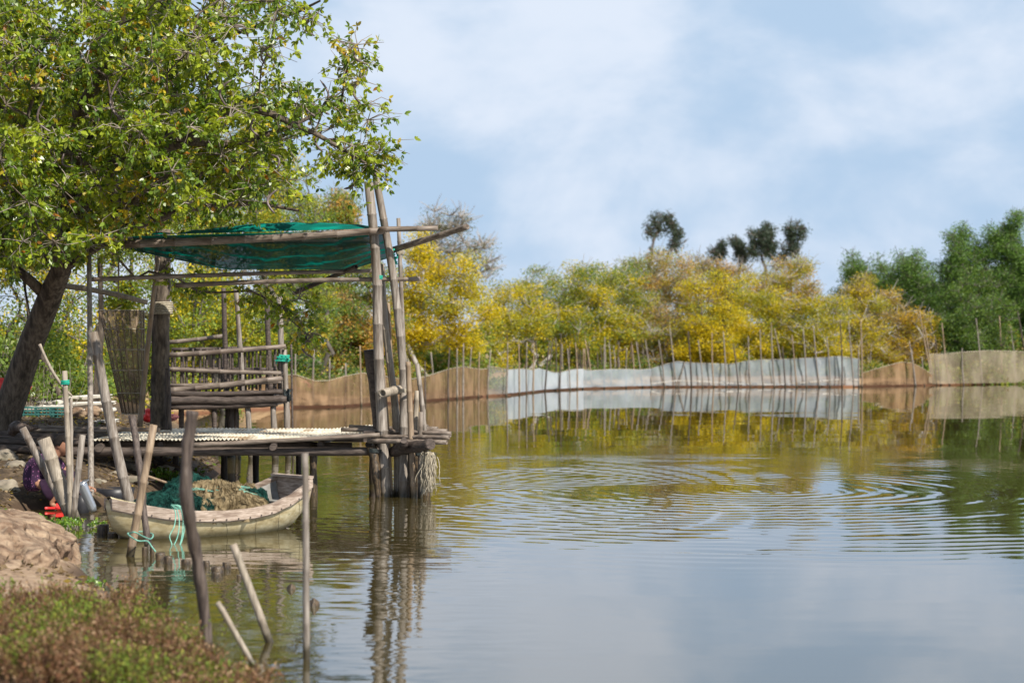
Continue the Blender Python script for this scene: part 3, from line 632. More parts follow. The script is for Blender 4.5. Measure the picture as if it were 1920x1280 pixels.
# ---- the big tree overhanging the jetty
def big_tree():
    base = P(0, 812, 29)
    root = empty('overhanging_tree', base, 'large leafy tree with leaning trunk and curved dark pods overhanging the jetty', 'tree')
    def ch(*pts): return [(np.array(P(x, y, D)), r) for x, y, D, r in pts]
    seeds = [ch((-8, 850, 29, .24), (15, 770, 29, .20), (60, 640, 28.7, .17), (92, 560, 28.4, .165), (115, 505, 28, .14)),
             ch((115, 505, 28, .14), (128, 410, 27.7, .13), (136, 310, 27.4, .11), (148, 215, 27, .10), (195, 130, 26.5, .075), (232, 20, 26, .055), (262, -90, 25.6, .04)),
             ch((115, 505, 28, .12), (60, 420, 28, .09), (0, 300, 27.5, .07), (-50, 160, 27, .05)),
             ch((136, 310, 27.4, .1), (185, 215, 27.5, .06), (215, 140, 27.8, .04), (330, 95, 27.5, .035), (450, 60, 27, .03), (560, 22, 26.6, .022), (600, 2, 26.3, .014)),
             ch((128, 410, 27.7, .1), (220, 300, 26.6, .08), (350, 265, 26, .07), (445, 195, 25.7, .055), (510, 215, 25.6, .042), (590, 250, 25.5, .03), (660, 290, 25.4, .018)),
             ch((350, 265, 26, .06), (440, 270, 26.4, .045), (540, 240, 26.6, .03), (640, 190, 26.7, .02), (655, 100, 26.7, .010)),
             ch((115, 505, 28, .09), (230, 430, 27, .06), (360, 390, 26.6, .045), (480, 380, 26.3, .03), (560, 395, 26.2, .016)),
             ch((92, 560, 28.4, .09), (50, 520, 28.2, .07), (10, 490, 28, .05))]
    # region of the crown in the picture, filled over several metres of depth
    pol = [(-160, -70), (530, -70), (550, 0), (545, 35), (470, 60), (500, 150), (600, 165), (665, 190), (660, 240), (690, 285), (650, 300), (590, 290), (520, 300), (545, 355), (510, 390), (420, 385), (300, 390), (230, 420), (210, 455), (130, 470), (90, 460), (0, 500), (-160, 520)]
    def inp(x, y):
        c = False
        for i in range(len(pol)):
            x1, y1 = pol[i]; x2, y2 = pol[i - 1]
            if (y1 > y) != (y2 > y) and x < (x2 - x1) * (y - y1) / (y2 - y1) + x1: c = not c
        return c
    tg = []; dens = []
    while len(tg) < 470:
        x = RNG.uniform(-160, 740); y = RNG.uniform(-70, 560)
        if not inp(x, y): continue
        if x > 430 and RNG.random() < 0.42: continue
        if 400 < x < 520 and 40 < y < 110 and RNG.random() < 0.7: continue
        D = RNG.uniform(24.3, 29.8) if x < 400 else RNG.uniform(24.8, 28.2)
        tg.append(np.array(P(x, y, D))); dens.append(1.0 if x < 400 else 0.62)
    for (x, y, D) in ((655, 90, 26.7), (668, 112, 26.7), (650, 130, 26.7), (690, 195, 26.5), (715, 280, 25.6), (700, 298, 25.6), (690, 308, 25.5), (690, 225, 26)):
        tg.append(np.array(P(x, y, D))); dens.append(0.35)
    for (x, y, D) in ((582, 30, 25.7), (586, 34, 25.7), (506, 86, 25), (504, 92, 25), (436, 50, 25), (670, 84, 25.7), (678, 150, 25.7), (712, 304, 25.7), (663, 329, 25.7), (612, 190, 25.7), (583, 628, 28.8), (575, 626, 28.8)):
        tg.append(np.array(P(x, y, D))); dens.append(0.22)
    # the low spray of leaves hanging right of the shade frame's end
    for (x, y, D) in ((500, 560, 28.6), (530, 575, 28.8), (560, 560, 28.8), (545, 600, 28.8), (470, 545, 28.6), (330, 520, 28.5), (370, 545, 28.6)):
        tg.append(np.array(P(x, y, D))); dens.append(0.4)
    chains = skeleton(seeds, tg, 0.0055, 0.07, jit=0.2, sub=5)
    tw = []; LPs = []; LAs = []; LCs = []
    pal = [(6, (0.31, 0.38, 0.03)), (4, (0.20, 0.29, 0.028)), (1.5, (0.09, 0.16, 0.022)), (1.1, (0.52, 0.42, 0.03)), (0.3, (0.45, 0.2, 0.03))]
    for c, de in zip(tg, dens):
        cl = [(0.9, (0.34, 0.41, 0.03)), (0.9, (0.16, 0.25, 0.026)), (0.15, (0.5, 0.4, 0.03))][RNG.choice(3, p=[0.47, 0.45, 0.08])]
        for _ in range(int(7 + 3 * de + (4 if de < 0.7 else 0))):
            d = RNG.normal(size=3); d[2] = d[2] * 0.7; d /= np.linalg.norm(d)
            Lt = RNG.uniform(0.18, 0.46); q = c + d * Lt - np.array([0, 0, 0.05])
            mid = (c + q) / 2 + RNG.normal(size=3) * 0.035 + np.array([0, 0, 0.03])
            tw.append((np.array([c, mid, q]), np.array([0.0065, 0.0045, 0.0025])))
            nl = max(2, int(RNG.integers(4, 9) * (0.35 + 0.65 * de)))
            for k in range(nl):      # compound leaves: three to five leaflets fanning from one stalk
                f = RNG.uniform(0.35, 1.02)
                s0 = (1 - f) ** 2 * c + 2 * f * (1 - f) * mid + f * f * q
                a0 = d * 0.5 + RNG.normal(size=3) * 0.6; a0[2] -= 0.45; a0 /= np.linalg.norm(a0)
                s1 = s0 + a0 * 0.03
                m_ = RNG.integers(3, 6)
                col = palette(1, [(1, cl[1])])[0] if RNG.random() < 0.55 else palette(1, pal)[0]
                for j in range(m_):
                    LPs.append(s1); LAs.append(a0 + RNG.normal(size=3) * 0.65 + np.array([0, 0, -0.25])); LCs.append(col * RNG.uniform(0.85, 1.15))
    V, Fq = tube_mesh(chains, 8); fast('trunk', V, Fq, MAT['bark'], root, smooth=True)
    V, Fq = tube_mesh(tw, 4); fast('twigs', V, Fq, MAT['twig'], root, smooth=True)
    V, Fq, C = leaf_cloud(np.array(LPs), 0.078, 0.5, np.array(LCs), ngon=6, A=np.array(LAs))
    fast('crown', V, Fq, MAT['leaf'], root, cols=C)
    print('leaflets', len(LPs))
    # long curved seed pods
    pods = [(670, 83, 688, 120, 1), (678, 150, 677, 195, 1), (712, 304, 722, 332, 1.6), (662, 330, 645, 354, -1), (664, 330, 676, 348, 0.6), (582, 32, 590, 68, 1), (436, 50, 465, 70, -1), (506, 86, 499, 123, 1),
            (504, 90, 510, 108, 1), (610, 190, 618, 215, 1), (600, 150, 590, 210, -1), (616, 260, 640, 300, -1.2), (605, 245, 606, 285, 1), (585, 170, 594, 220, 1), (434, 150, 425, 200, 1), (478, 220, 486, 255, 1), (508, 290, 520, 315, -1),
            (40, 108, 22, 172, 1.5), (48, 105, 38, 150, 1), (82, 188, 104, 252, 1), (120, 288, 138, 312, 1.3), (230, 140, 255, 238, 1), (585, 630, 590, 672, 1.4), (574, 628, 584, 640, 1), (520, 355, 515, 400, 1), (175, 200, 160, 250, -1)]
    for (x0, y0, x1, y1, bnd) in pods:
        D = 25.0 if x0 < 560 else 25.7
        if y0 > 600: D = 28.8
        a = P(x0, y0, D); b_ = P(x1, y1, D + RNG.uniform(-.1, .1)); ax = b_ - a
        sd = Vector((-ax.z, 0, ax.x)) * (-0.35 * bnd)
        pts = [a + ax * s_ + sd * math.sin(math.pi * s_) for s_ in [k / 9 for k in range(10)]]
        mb = MB(); mb.ring_tube(pts, [0.004] + [0.014] * 8 + [0.005], 6); mb.build('seed_pod', MAT['pod'], root)
    # a bare stick pokes from the top
    return root
big_tree()

# ------------------------------------------------------------------ poles
def bamboo_pts(a, b, r0, r1, bend=0.0, node=0.32, n=None, wob=0.0013, bdir=None):
    a = Vector(a); b = Vector(b); L = (b - a).length
    d = (b - a).normalized(); s = bdir or Vector((d.z, 0, -d.x))
    if s.length < 1e-4: s = Vector((1, 0, 0))
    pts = []; rr = []
    k = random.uniform(0.05, node)
    st = [0.0]
    while k < L - 0.03:
        st += [k - 0.012, k, k + 0.012]; k += node * random.uniform(0.85, 1.15)
    st.append(L); st = [q for q in st if q >= 0]
    for i, q in enumerate(st):
        f = q / L; r = r0 + (r1 - r0) * f
        isn = (i % 3 == 2) and 0 < i < len(st) - 1
        pts.append(a + (b - a) * f + s * (bend * math.sin(math.pi * f)) + Vector((random.uniform(-wob, wob), random.uniform(-wob, wob), random.uniform(-wob, wob) * 0.3)) * (0 if isn else 1))
        rr.append(r * (1.13 if isn else 1.0))
    return pts, rr
def bamboo(name, a, b, r0, r1, m='bamboo', parent=None, bend=0.0, node=0.32, hollow=True, label=None, cat=None, group=None, n=10):
    mb = MB(); pts, rr = bamboo_pts(a, b, r0, r1, bend, node)
    mb.ring_tube(pts, rr, n, hollow=(0.06 if hollow else 0))
    o = mb.build(name, MAT[m], parent, origin=None if parent is not None else a)
    return tag(o, label, cat, group)
def branchy(name, pts, rr, m='driftwood', parent=None, label=None, cat=None, group=None, n=10, rough=0.12, sub=6):
    """crooked natural wood through the given points"""
    P3 = [Vector(p) for p in pts]; out = []; orr = []
    for i in range(len(P3) - 1):
        p0 = P3[max(i - 1, 0)]; p1 = P3[i]; p2 = P3[i + 1]; p3 = P3[min(i + 2, len(P3) - 1)]
        for k in range(sub):
            t_ = k / sub
            q = 0.5 * ((2 * p1) + (p2 - p0) * t_ + (2 * p0 - 5 * p1 + 4 * p2 - p3) * t_ ** 2 + (3 * p1 - p0 - 3 * p2 + p3) * t_ ** 3)
            out.append(q); orr.append((rr[i] * (1 - t_) + rr[i + 1] * t_) * random.uniform(1 - rough, 1 + rough))
    out.append(P3[-1]); orr.append(rr[-1])
    mb = MB(); mb.ring_tube(out, orr, n)
    for i, v in enumerate(mb.v):   # knobbly surface
        vv = Vector(v); k = i // n
        if k < len(out):
            e = noise.noise(vv * 9.0) * 0.25 + noise.noise(vv * 24.0) * 0.12
            mb.v[i] = tuple(out[k] + (vv - out[k]) * (1 + e))
    o = mb.build(name, MAT[m], parent, origin=None if parent is not None else pts[0]); return tag(o, label, cat, group)
def lashing(center, axis, r, n_turn=4, m='rope_pale', parent=None, w=0.006, name='lashing'):
    c = Vector(center); a = Vector(axis).normalized(); u = a.orthogonal().normalized(); v = a.cross(u)
    pts = []
    for k in range(n_turn * 10 + 1):
        th = 2 * math.pi * k / 10
        pts.append(c + u * math.cos(th) * r + v * math.sin(th) * r + a * (k / (n_turn * 10) - 0.5) * n_turn * w * 2.1)
    mb = MB(); mb.ring_tube(pts, w, 5); return mb.build(name, MAT[m], parent, origin=None if parent is not None else c)

# ------------------------------------------------------------------ net fences of the far shore
def fence(label, net_m, top, basel, poles, name='net_fence', rr=0.042, skirt=None, group='net fences along the shore', hem=None):
    """top/base: [(px,py)...] outlines at the distance of the water's edge; poles: (base px, base py, top px, top py)"""
    xs_ = [p[0] for p in top]
    def itp(lst, x):
        for (x0, y0), (x1, y1) in zip(lst, lst[1:]):
            if x0 <= x <= x1: return y0 + (y1 - y0) * (x - x0) / max(1e-6, (x1 - x0))
        return lst[-1][1] if x > lst[-1][0] else lst[0][1]
    x0, x1 = xs_[0], xs_[-1]; D0 = DW(itp(basel, (x0 + x1) / 2))
    root = empty(name, WP((x0 + x1) / 2, itp(basel, (x0 + x1) / 2)), label, 'net fence', group)
    nu = int((x1 - x0) / 3) + 2
    mb = MB()
    def fn(u, v):
        x = x0 + (x1 - x0) * u; yb = itp(basel, x); D = DW(yb); yt = itp(top, x)
        y = yb + (yt - yb) * v
        if v == 1: y += 1.0 * math.sin(x * 0.9) * 0.5
        q = P(x, y, D + 0.30 + 0.10 * noise.noise(Vector((x * 0.05, v * 1.5, 3))))
        if v == 0: q.z = 0.075 + 0.02 * noise.noise(Vector((x * 0.1, 0, 1)))
        return q
    mb.grid(fn, nu, 8).build('net', MAT[net_m], root)
    if hem:
        pts = []
        for k in range(0, nu + 1):
            x = x0 + (x1 - x0) * k / nu
            yb = itp(basel, x); yt = itp(top, x); D = DW(yb) + 0.08
            pts.append(P(x, yb + (yt - yb) * (0.18 + 0.08 * math.sin(x * 0.02 + 1)), D))
        mb = MB(); mb.ring_tube(pts, 0.012, 4); mb.build('hem_line', MAT['slab'], root)
    pts = []
    for k in range(0, nu + 1):
        x = x0 + (x1 - x0) * k / nu; pts.append(P(x, itp(top, x), DW(itp(basel, x)) + 0.3))
    mb = MB(); mb.ring_tube(pts, 0.010, 4); mb.build('top_rope', MAT['rope_pale'], root)
    for (bx, by, tx, ty) in poles:
        D = DW(by) - 0.02
        a = P(bx, by, D); a.z = -0.25; t_ = P(tx, ty, D + random.uniform(-.15, .15))
        mid = (a + t_) / 2 + Vector((random.uniform(-.04, .04), 0, 0))
        branchy('pole', [a, mid, t_], [rr, rr * 0.85, rr * 0.5], random.choice(['bamboo', 'bamboo', 'driftwood', 'bamboo_tan']), root, n=6, sub=3, rough=0.08)
    return root
def shore(px): 
    l = FS
    for (x0, y0), (x1, y1) in zip(l, l[1:]):
        if x0 <= px <= x1: return y0 + (y1 - y0) * (px - x0) / (x1 - x0)
    return l[0][1] if px < l[0][0] else l[-1][1]
def base_line(x0, x1, off=0.8): return [(x, shore(x) + off) for x in np.linspace(x0, x1, 12)]
fence('brown net fence sagging along the left bank behind the jetty', 'net_brown', [(480, 706), (554, 702), (590, 714), (618, 713), (645, 705), (678, 699), (712, 703), (760, 712), (797, 706), (843, 691), (869, 687), (899, 692), (916, 691)], base_line(480, 916, 1.2),
      [(556, 763, 554, 663), (588, 763, 589, 655), (616, 763, 618, 672), (645, 762, 648, 680), (678, 761, 675, 648), (712, 759, 714, 660), (760, 756, 765, 672), (798, 753, 797, 677), (841, 750, 843, 651), (857, 749, 857, 652), (868, 748, 869, 644), (897, 746, 899, 660)])
fence('short see-through grey net panel between the brown and the white net', 'net_grey', [(914, 686), (935, 689), (950, 693)], base_line(914, 950), [(913, 744, 920, 656), (949, 742, 952, 641)])
fence('opaque white net fence standing at the left end of the far shore', 'net_white', [(950, 693), (974, 691), (988, 692), (1000, 694), (1010, 690), (1020, 693), (1041, 698), (1049, 698), (1069, 693), (1082, 692), (1094, 691)], base_line(950, 1094),
      [(974, 740, 973, 644), (988, 738, 988, 642), (999, 737, 1001, 642), (1021, 734, 1030, 639), (1041, 732, 1042, 632), (1049, 732, 1052, 625), (1069, 731, 1064, 653), (1082, 730, 1079, 642), (1093, 729, 1094, 653)])
fence('dull grey-white net among many crowded poles left of the long net', 'net_sheer', [(1094, 692), (1112, 694), (1146, 692), (1175, 692), (1200, 693), (1221, 691)], base_line(1094, 1221),
      [(1099, 728, 1096, 653), (1112, 728, 1097, 635), (1133, 728, 1133, 645), (1146, 727, 1142, 642), (1174, 727, 1175, 652), (1191, 726, 1185, 646), (1206, 726, 1193, 640)])
fence('long translucent white net fence across the middle of the far shore', 'net_sheer', [(1221, 691), (1245, 683), (1270, 677), (1300, 680), (1335, 681), (1370, 682), (1403, 676), (1430, 674), (1473, 673), (1513, 671), (1540, 670), (1575, 667), (1612, 673)], base_line(1221, 1612),
      [(1223, 726, 1210, 637), (1247, 726, 1235, 637), (1269, 726, 1256, 614), (1270, 726, 1284, 679), (1297, 726, 1290, 621), (1318, 726, 1309, 637), (1339, 726, 1335, 623), (1362, 726, 1356, 621), (1386, 726, 1375, 644), (1408, 726, 1403, 630), (1432, 726, 1425, 618), (1453, 726.5, 1446, 604), (1473, 726, 1467, 649), (1495, 726, 1485, 628), (1513, 726, 1506, 616), (1538, 726, 1525, 609), (1557, 726, 1550, 630), (1579, 726, 1575, 597), (1602, 726, 1591, 602), (1611, 726, 1610, 655), (1616, 726.5, 1614, 600)], hem=True)
fence('low brown net slumped on the mud beside the orange-gold mangrove', 'net_brown', [(1617, 699), (1640, 692), (1665, 685), (1690, 678), (1710, 680), (1730, 690), (1748, 702)], base_line(1617, 1748),
      [(1718, 724, 1705, 639), (1716, 724, 1709, 655), (1735, 723, 1729, 670), (1752, 722, 1724, 583), (1754, 722, 1733, 610), (1757, 722, 1752, 645)])
fence('thin olive-tan net fence in front of the green trees on the right', 'net_olive', [(1742, 664), (1770, 663), (1800, 660), (1850, 657), (1895, 658), (1960, 660), (2040, 660)], base_line(1742, 2040),
      [(1765, 722, 1753, 630), (1782, 722, 1766, 605), (1808, 722, 1804, 652), (1843, 721, 1830, 596), (1879, 720, 1874, 592), (1906, 720, 1895, 613), (1935, 720, 1908, 583)])
# loose poles standing behind the fences
LPN = {}
lp = [(1010, 1004, 639, 3), (1032, 1036, 640, 3), (1057, 1054, 645, 3), (1086, 1083, 652, 2), (1063, 1068, 648, 3), (1122, 1120, 660, 3), (1134, 1134, 632, 2.5), (1160, 1161, 640, 2.5), (1152, 1150, 648, 3), (1200, 1196, 640, 3), (1204, 1204, 632, 3.5), (1190, 1184, 640, 2.5), (1214, 1211, 655, 3), (1100, 1105, 640, 3), (1128, 1126, 650, 3), (1092, 1088, 655, 3),
      (813, 808, 660, 3), (736, 733, 655, 3), (881, 884, 652, 2.5), (1468, 1452, 615, 3), (1720, 1717, 605, 4), (1723, 1722, 620, 4), (1788, 1788, 648, 3), (1810, 1810, 632, 3), (1852, 1850, 628, 3), (1634, 1634, 645, 4), (1680, 1677, 640, 4), (1160, 1158, 662, 3), (1180, 1182, 650, 3)]
for (bx, tx, ty, back) in sorted(lp):
    D = DW(shore(bx)) + back; x = (bx - 960) / F * D
    a = Vector((x, D, gz(x, D) - 0.15)); tp = P(tx, ty, D)
    sec_ = 'brown left-hand net' if bx < 916 else 'opaque white net' if bx < 1094 else 'crowded dull white net' if bx < 1221 else 'long translucent net' if bx < 1614 else 'slumped brown net' if bx < 1748 else 'olive right-hand net'
    LPN[sec_] = LPN.get(sec_, 0) + 1; od = ['first', 'second', 'third', 'fourth', 'fifth', 'sixth', 'seventh', 'eighth', 'ninth', 'tenth', 'eleventh', 'twelfth', 'thirteenth'][LPN[sec_] - 1]
    branchy('loose_pole', [a, (a + tp) / 2 + Vector((random.uniform(-.06, .06), 0, 0)), tp], [0.04, 0.034, 0.022], random.choice(['bamboo', 'driftwood']), None,
            'thin loose pole behind the %s, %s from the left' % (sec_, od), 'pole', 'loose poles behind the net fences', n=6, sub=3, rough=0.08)

# ------------------------------------------------------------------ the jetty
J = empty('bamboo_jetty', P(735, 930, 27.6), 'weathered bamboo jetty with corrugated deck and tall crooked poles at its end', 'jetty')
DF, DB, DZ = 27.5, 31.0, 0.73
# corrugated sheets
def sheet(x0, x1, z0, z1, k):
    mb = MB(); per = 0.052
    n = int((x1 - x0) / per * 6)
    def fn(u, v):
        x = x0 + (x1 - x0) * u
        z = z0 + (z1 - z0) * u + 0.010 * math.sin(x / per * 2 * math.pi) + 0.02 * noise.noise(Vector((x * 0.8, v * 3, k)))
        return Vector((x, DF + (DB - DF) * v + 0.05 * noise.noise(Vector((x * 1.3, 0, k))), z))
    mb.grid(fn, n, 4)
    def fn2(u, v):
        p = fn(u, v); p.z -= 0.004; return p
    mb.grid(fn2, n, 4); return mb.build('deck_sheet', MAT['tin'], J)
xL = P(168, 0, DF).x; xR = P(703, 0, DF).x
cuts = [xL, xL + 1.0, xL + 2.0, xL + 2.9, xR]
for i in range(4):
    sheet(cuts[i] - (0.04 if i else 0), cuts[i + 1], DZ + 0.006 * (i % 2) + (0.07 if i == 3 else 0.0) * 0 , DZ + 0.006 * (i % 2) + (0.075 if i == 3 else 0.0), i)
# logs carrying the deck
def log(x0, y0, D0, x1, y1, D1, r, m='log', n=10): return branchy('beam', [P(x0, y0, D0), P((x0 + x1) / 2, (y0 + y1) / 2 + random.uniform(-1, 1), (D0 + D1) / 2), P(x1, y1, D1)], [r, r * 0.95, r * 0.9], m, J, n=n, rough=0.04, sub=7)
log(95, 846, 27.5, 722, 846, 27.5, 0.062)
log(-60, 838, 27.4, 130, 845, 27.4, 0.055)
log(150, 830, 27.9, 660, 836, 27.9, 0.055)
log(-40, 822, 28.2, 400, 836, 28.0, 0.05)
log(-60, 812, 28.6, 170, 819, 28.3, 0.05, 'log'); log(-60, 826, 27.8, 165, 830, 27.8, 0.045, 'log')
log(30, 799, 28.8, 300, 806, 28.8, 0.03, 'bamboo_flat'); log(60, 806, 28.4, 200, 808, 28.6, 0.028, 'bamboo_flat')
log(360, 834, 27.35, 712, 815, 27.35, 0.033, 'bamboo_flat')
log(150, 820, 30.5, 700, 822, 30.5, 0.05)
for px_, py_ in ((512, 838), (185, 839)):       # round ends of the crosswise logs
    a = P(px_, py_, 27.25); branchy('crossbeam', [a, a + Vector((-0.1, 1.6, 0)), a + Vector((-0.15, 3.6, 0))], [0.05, 0.048, 0.045], 'log', J, rough=0.03)
for px_ in (300, 400, 600, 690):
    a = P(px_, 833, 27.6); branchy('crossbeam', [a, a + Vector((0, 3.3, 0))], [0.04, 0.04], 'log', J, rough=0.03)
# dark block by the end post, thin debris bits
MB().box(P(693, 818, 27.55), (0.15, 0.12, 0.14)).build('block', MAT['log'], J, smooth=False)
# piles under the deck
for (px_, D, r) in ((588, 27.8, 0.055), (700, 29.8, 0.06), (480, 30.4, 0.05), (420, 29.9, 0.05), (330, 29.8, 0.05), (560, 30.6, 0.045), (170, 29.4, 0.05)):
    a = P(px_, 640, D); a.z = -0.4; b_ = Vector((a.x, D, 0.66)); branchy('pile', [a, b_], [r, r * 0.9], 'wet_wood' if px_ == 588 else 'driftwood', J)
# the tall poles at the outer end: (bottom px,py, top px,py, D bottom, D top, r px, material, bend)
def pole(bx, by, tx, ty, Db, Dt, rpx, m='bamboo', bend=0.0, node=0.42, name='pole', **kw):
    a = P(bx, by, Db); b_ = P(tx, ty, Dt); r = rpx / F * Db
    if by > 900: 
        d = (b_ - a).normalized(); a = a - d * 0.3
    return bamboo(name, a, b_, r, r * 0.82, m, J, bend=bend, node=node, **kw)
def mpole(pts, rpx, m='bamboo', node=0.4, label=None, hollow=True, taper=0.8):
    """bamboo pole through several points, from the water up: (px, py, D)"""
    V_ = [P(*q) for q in pts]
    if pts[0][1] > 900: V_[0] = V_[0] - (V_[1] - V_[0]).normalized() * 0.3
    sp_ = smooth_path(V_, 40); L = [0.0]
    for a_, b_ in zip(sp_, sp_[1:]): L.append(L[-1] + (b_ - a_).length)
    r = rpx / F * 27.6; k = random.uniform(0.05, node); st = [0.0]
    while k < L[-1] - 0.03: st += [k - 0.011, k, k + 0.011]; k += node * random.uniform(0.85, 1.15)
    st.append(L[-1]); st = [q for q in st if q >= 0]; out = []; rr = []; la = np.array(L)
    for i_, q in enumerate(st):
        j_ = min(len(L) - 2, int(np.searchsorted(la, q, 'right') - 1)); f = (q - L[j_]) / max(1e-6, L[j_ + 1] - L[j_])
        out.append(sp_[j_].lerp(sp_[j_ + 1], f)); isn = any(abs(q - c_) < 1e-6 for c_ in st[2::3]) and 0 < i_ < len(st) - 1
        rr.append(r * (1 - (1 - taper) * q / L[-1]) * (1.12 if isn else 1))
    mb = MB(); mb.ring_tube(out, rr, 12, hollow=0.06 if hollow else 0); return tag(mb.build('pole', MAT[m], J), label)
mpole([(723, 932, 27.5), (718, 828, 27.5), (709, 640, 27.5), (706, 500, 27.5), (691, 342, 27.5)], 10.5, 'bamboo', 0.45)
mpole([(755, 932, 27.5), (757, 777, 27.55), (756, 690, 27.6), (746, 590, 27.6), (733, 490, 27.6), (705, 335, 27.6)], 8.6, 'bamboo', 0.38)
mpole([(744, 932, 27.7), (746, 831, 27.7), (737, 725, 27.75), (724, 630, 27.75), (714, 495, 27.8)], 7.6, 'bamboo_pale', 0.42)
mpole([(764, 930, 28.1), (758, 700, 28.1), (752, 540, 28.1), (747, 409, 28.1)], 4.8, 'bamboo', 0.33)
mpole([(742, 860, 28.1), (734, 690, 28.0), (728, 568, 28.0)], 3.8, 'bamboo_tan')
mpole([(776, 925, 27.3), (771, 820, 27.3), (765, 678, 27.3)], 6.2, 'bamboo_tan', 0.3)
mpole([(796, 820, 27.6), (791, 755, 27.6), (782, 682, 27.6)], 5.2, 'bamboo', 0.25)
mpole([(778, 850, 27.6), (779, 800, 27.6), (782, 732, 27.6)], 5.6, 'bamboo_pale', 0.3)
mpole([(788, 930, 27.5), (788, 850, 27.5), (789, 772, 27.5)], 5.2, 'bamboo', 0.3)
mpole([(797, 850, 27.75), (794, 767, 27.75)], 4.6, 'bamboo_pale', 0.2)
mpole([(733, 932, 27.6), (727, 820, 27.6), (718, 693, 27.6)], 5.0, 'bamboo_tan', 0.5)
branchy('pole', [P(724, 960, 27.8), P(712, 800, 27.75), P(696, 655, 27.7)], [0.075, 0.085, 0.095], 'log', J, rough=0.04, label='thick dark broken post behind the grey bamboo')
branchy('pole', [P(709, 935, 27.4), P(705, 880, 27.4), P(698, 838, 27.45)], [0.035, 0.06, 0.07], 'wet_wood', J)
for k in range(5): branchy('pole', [P(762 + 9 * k, 945, 27.7 + 0.15 * (k % 2)), P(764 + 9 * k, 845, 27.7)], [0.06, 0.06], 'wet_wood', J, rough=0.05)
# short crosspiece tied between the poles and the sticks of the end bundle
bamboo('crosspiece', P(758, 728, 27.7), P(717, 737, 27.1), 0.06, 0.055, 'bamboo_pale', J, node=0.2)
for (x0, y0, x1, y1, D, r) in ((655, 800, 838, 838 - 30, 27.9, 0.030), (640, 805, 846, 812, 27.6, 0.028), (700, 818, 842, 820, 27.3, 0.03), (710, 812, 815, 806, 28.2, 0.03), (690, 826, 838, 829, 27.2, 0.034), (700, 809, 802, 799, 28.5, 0.03), (720, 816, 828, 813, 27.7, 0.028), (700, 823, 845, 816, 27.9, 0.03), (730, 803, 820, 803, 28.7, 0.03), (700, 828, 826, 824, 27.5, 0.03)):
    bamboo('end_stick', P(x0, y0, D + 0.2), P(x1, y1, D - 0.2), r, r * 0.9, 'bamboo_flat', J, node=0.25)
branchy('crossbeam', [P(735, 846, 27.6), P(770, 838, 27.2), P(808, 833, 26.9)], [0.07, 0.075, 0.07], 'log', J)
branchy('crossbeam', [P(728, 850, 28.2), P(755, 836, 27.2), P(757, 826, 27.0)], [0.06, 0.05, 0.045], 'log', J)
# lashings
for (x, y, D, r, m_) in ((709, 432, 27.5, 0.075, 'rope_pale'), (718, 736, 27.5, 0.085, 'rope_pale'), (757, 733, 27.5, 0.09, 'rope_pale'), (750, 473, 27.8, 0.05, 'rope_pale'), (766, 838, 27.35, 0.075, 'black_cord'), (775, 850, 27.5, 0.10, 'black_cord'), (703, 845, 27.45, 0.09, 'black_cord'), (710, 520, 27.5, 0.05, 'rope_teal')):
    lashing(P(x, y, D), (0.1, 0.05, 1), r, 4, m_, J)
# horizontal shade frame
def rail(x0, y0, D0, x1, y1, D1, rpx, m='bamboo_flat', bend=0.02): return bamboo('rail', P(x0, y0, D0), P(x1, y1, D1), rpx / F * 27.5, rpx / F * 24, m, J, bend=bend, node=0.42)
rail(235, 458, 27.45, 722, 432, 27.4, 7.5); rail(712, 430, 27.35, 821, 428, 27.3, 5.5, 'bamboo_flat', 0)
rail(735, 469, 27.75, 877, 425, 26.9, 6.0, 'bamboo_flat', 0); rail(165, 524, 27.6, 722, 507, 28.4, 4.4, 'bamboo_flat', -0.01); rail(330, 535, 27.9, 788, 523, 27.6, 4.8, 'bamboo_flat', -0.02)
rail(552, 549, 29.6, 668, 500, 28.0, 5.0, 'log', 0); rail(240, 448, 30.2, 700, 452, 30.2, 5, 'bamboo_flat', 0.02)
# upright at the left end of the frame
mpole([(171, 945, 26.1), (169, 700, 26.9), (167, 478, 27.4)], 5.6, 'bamboo', 0.36)
bamboo('pole', P(262, 800, 30.2), P(297, 478, 30.2), 0.040, 0.032, 'bamboo_tan', J, bend=-0.01, node=0.33)

